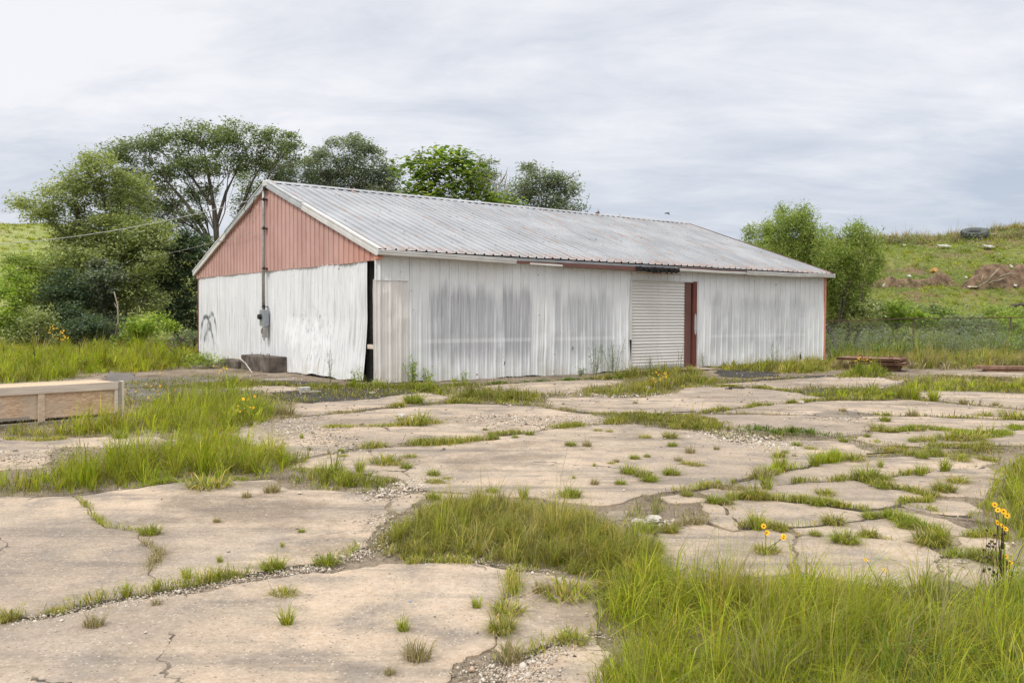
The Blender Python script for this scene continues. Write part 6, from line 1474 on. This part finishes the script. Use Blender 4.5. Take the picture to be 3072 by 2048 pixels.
def scrap(u, v, wpx, hpx, label, mat, kind='scrap', ang=0.0, dz=.12):
    p = on_hill(u, v); s = wpx*p[1]/F; h = hpx*p[1]/F; m = MB(); n_ = 7; r1 = []; r2 = []
    top = [(s*(i/(n_-1)-.5), s*.35+random.uniform(-.1, .1)*s, h*random.uniform(.6, 1)) for i in range(n_)]; bot = [(s*(i/(n_-1)-.5)*random.uniform(.8, 1), -s*.25+random.uniform(-.1, .1)*s, h*random.uniform(0, .25)) for i in range(n_)]
    m.sheet([bot, top]); m.sheet([[(x, y+.01, z-.03) for x, y, z in top], [(x, y+.01, z-.03) for x, y, z in bot]])
    m.sheet([top, [(x, y+.01, z-.03) for x, y, z in top]]); m.sheet([[(x, y+.01, z-.03) for x, y, z in bot], bot])
    o = m.build('scrap_'+kind, mat); o.location = (p[0], p[1], p[2]+dz); o.rotation_euler = (0, 0, ang); return tag(o, label, 'debris')
M_litter = mat_plain('dirty_white_scrap', (.50, .485, .44), .7, 0, .15, 9)
scrap(2835, 747, 38, 10, 'flat white board on the bank below the tyre', M_litter, 'board'); scrap(2963, 748, 38, 12, 'crumpled grey sheet on the bank right of the white board', mat_plain('grey_scrap', (.42, .41, .38), .7), 'sheet', .3)
scrap(2919, 868, 32, 7, 'pale plank lying under the right earth heap', M_lumber, 'plank'); scrap(2728, 838, 18, 8, 'white scrap on the left earth ridge', M_litter, 'board', .4)
for i, (u, v, s, lb) in enumerate([(2899, 843, 8, 'small white scrap between the two earth heaps'), (2898, 909, 10, 'white scrap above the fence middle'), (2900, 930, 9, 'lower white scrap near the fence rail'), (3055, 772, 8, 'white bit below the crest at the right edge'), (3066, 703, 8, 'white bit on the crest at the right edge'),
      (2997, 771, 6, 'tiny white bit right of the grey sheet'), (2713, 744, 8, 'white bit left of the flat white board'), (3034, 812, 14, 'white scrap on top of the right earth heap'), (2965, 862, 8, 'white bit at the foot of the right heap'), (3064, 961, 18, 'pinkish white scrap above the fence at the right edge'), (2580, 868, 9, 'white bit beside the willow'), (2650, 868, 12, 'white flake under the left earth ridge'), (3046, 868, 9, 'pale bit under the right heap near the edge')]):
    scrap(u, v, s, s*.8, lb, M_litter, 'bit', i, .15)
# sawn stump end
p = on_hill(2776, 836); bm = bmesh.new(); bmesh.ops.create_cone(bm, cap_ends=True, segments=18, radius1=.17, radius2=.16, depth=.5, matrix=Matrix.Rotation(math.pi/2-.25, 4, 'X'))
me = bpy.data.meshes.new('sawn_log'); bm.to_mesh(me); bm.free(); n = NT('sawn_wood_face', .8); n.color(n.mix(n.rng(n.noise(8), .3, .7), (.62, .36, .13), (.45, .24, .09))); o = link('sawn_log', me, n.m); o.location = (p[0], p[1]-1.0, p[2]+.40); o.scale = (.8, .8, .8); tag(o, 'orange sawn log end on the left earth ridge', 'log')
branchy('fallen_log', 'dark forked log on the bank at the right edge above the fence', 'log', [([(2325, 703), (2340, 700), (2365, 698)], .10, .10), ([(2325, 703), (2318, 707)], .06, .04)], 41, M_bark, gz=3.0)
# tractor tyre
pt = on_hill(2924, 718, b=60.5)
tk_ = pt[1]/62
TY = empty('tractor_tyre', (pt[0], pt[1], pt[2]+.38)); TY.scale = (tk_*1.0, tk_*1.0, tk_*1.12); TY.rotation_euler = (math.radians(17), math.radians(-8), 0); tag(TY, 'big worn tractor tyre lying on the crest of the bank', 'tyre')
m = MB(); Ro, Ri, hw = .88, .50, .23; N_ = 48; prof = [(Ri, -.13), (Ri-.03, -.10), (Ri-.02, .0), (Ri-.03, .10), (Ri, .13), (Ri+.12, .20), (Ro-.12, hw), (Ro-.03, .19), (Ro-.01, .0), (Ro-.03, -.19), (Ro-.12, -hw), (Ri+.12, -.20), (Ri, -.13)]
rows = [[(r_*math.cos(2*math.pi*i/N_), r_*math.sin(2*math.pi*i/N_), z_) for r_, z_ in prof] for i in range(N_+1)]
m.sheet(rows); m.build('carcass', M_rubber, TY, True)
ml = MB(); a = .09
ml.add([(Ro-.02, -.02, -.20), (Ro-.02, .035, -.20), (Ro-.02, .17, .02), (Ro-.02, .10, .02), (Ro+.045, -.01, -.20), (Ro+.045, .03, -.20), (Ro+.045, .16, .01), (Ro+.045, .11, .01)], [(4, 5, 6, 7), (0, 1, 5, 4), (1, 2, 6, 5), (2, 3, 7, 6), (3, 0, 4, 7)])
me_l = None
for i in range(22):
    for s_ in (1, -1):
        if me_l is None: o = ml.build('tread_lug', M_rubber, TY); me_l = o.data
        else: o = link('tread_lug', me_l, None, TY)
        o.rotation_euler = (0 if s_ > 0 else math.pi, 0, 2*math.pi*(i+(.5 if s_ < 0 else 0))/22)
tb = empty('broken_timber', tuple(on_hill(2980, 712, b=60))); tag(tb, 'broken grey timbers lying beside the tyre', 'timber'); b0 = np.array(tb.location)
for pts in ([(2960, 705), (2975, 703), (2992, 702)], [(2965, 696), (2975, 704), (2984, 712)], [(2960, 710), (2972, 708), (2980, 706)]):
    m = MB(); m.tube([D(x, y, b0[1])-b0 for x, y in pts], .06, 4); m.build('timber', M_oldwood, tb)
branchy('dead_weed', 'tiny bare weed standing against the sky on the crest', 'plant', [([(2107, 546), (2106, 535), (2104, 530)], .02, .01), ([(2106, 538), (2110, 531)], .012, .006), ([(2106, 541), (2100, 536)], .012, .006)], 60, M_bark, gz=6.9)

# bird above the ridge
pb = D(2002, 640, 42); bd = empty('bird', tuple(pb)); tag(bd, 'dark bird flying just above the roof ridge', 'bird')
m = MB(); m.tube([(-.14, 0, -.01), (-.10, 0, .0), (-.03, 0, .01), (.04, 0, .0), (.11, 0, -.02)], [.008, .022, .03, .024, .008], 8); m.build('body', M_black, bd, True)
for s_ in (1, -1):
    m = MB(); e_ = [(-.05, .0, .015), (.03, 0, .012), (.09, .02*s_, .05 if s_ > 0 else -.05), (.13, .05*s_, .06 if s_ > 0 else -.10), (.04, .06*s_, .055 if s_ > 0 else -.04)]
    m.add(e_+[(x_, y_, z_-.006) for x_, y_, z_ in e_], [(0, 1, 2, 3, 4), (9, 8, 7, 6, 5), (0, 5, 6, 1), (1, 6, 7, 2), (2, 7, 8, 3), (3, 8, 9, 4), (4, 9, 5, 0)]); m.build('wing', M_black, bd)

# small litter on the paving near the building
def board(u, v, L, w_, ang, mat, label, t=.02, z=.04, name='board'):
    p = G(u, v); m = MB(); m.box((-L/2, -w_/2, 0), (L/2, w_/2, t), bev=.003, jit=.004); o = m.build(name, mat); o.location = (p[0], p[1], z); o.rotation_euler = (0, random.uniform(-.03, .03), ang); return tag(o, label, 'debris')
board(930, 1182, .42, .07, .1, M_litter, 'pale broken board on the dark bed before the gable'); board(912, 1177, .22, .14, .6, M_litter, 'white crumpled scrap on the dark bed', .07)
board(1117, 1185, .12, .05, .2, M_litter, 'small white chip on the dark bed'); board(838, 1143, .8, .06, .15, M_litter, 'pale strip lying by the foot of the gable', .015)
board(2210, 1170, .35, .05, .1, M_dead, 'short black stick on the slab before the far wall'); board(2185, 1172, .15, .05, .0, M_dead, 'black fragment beside the short stick')
board(1340, 1157, .8, .09, .66, M_oldwood, 'grey plank against the foot of the front wall', .03); board(2050, 1118, 1.6, .05, .3, M_dead, 'thin dark pole lying before the roller door', .03)
board(2040, 1248, .5, .03, .1, M_dead, 'thin twig on the middle grass drift', .01, .06, 'twig'); board(2640, 1373, .35, .02, .25, M_dead, 'thin twig below the olive patch', .01, .05, 'twig')
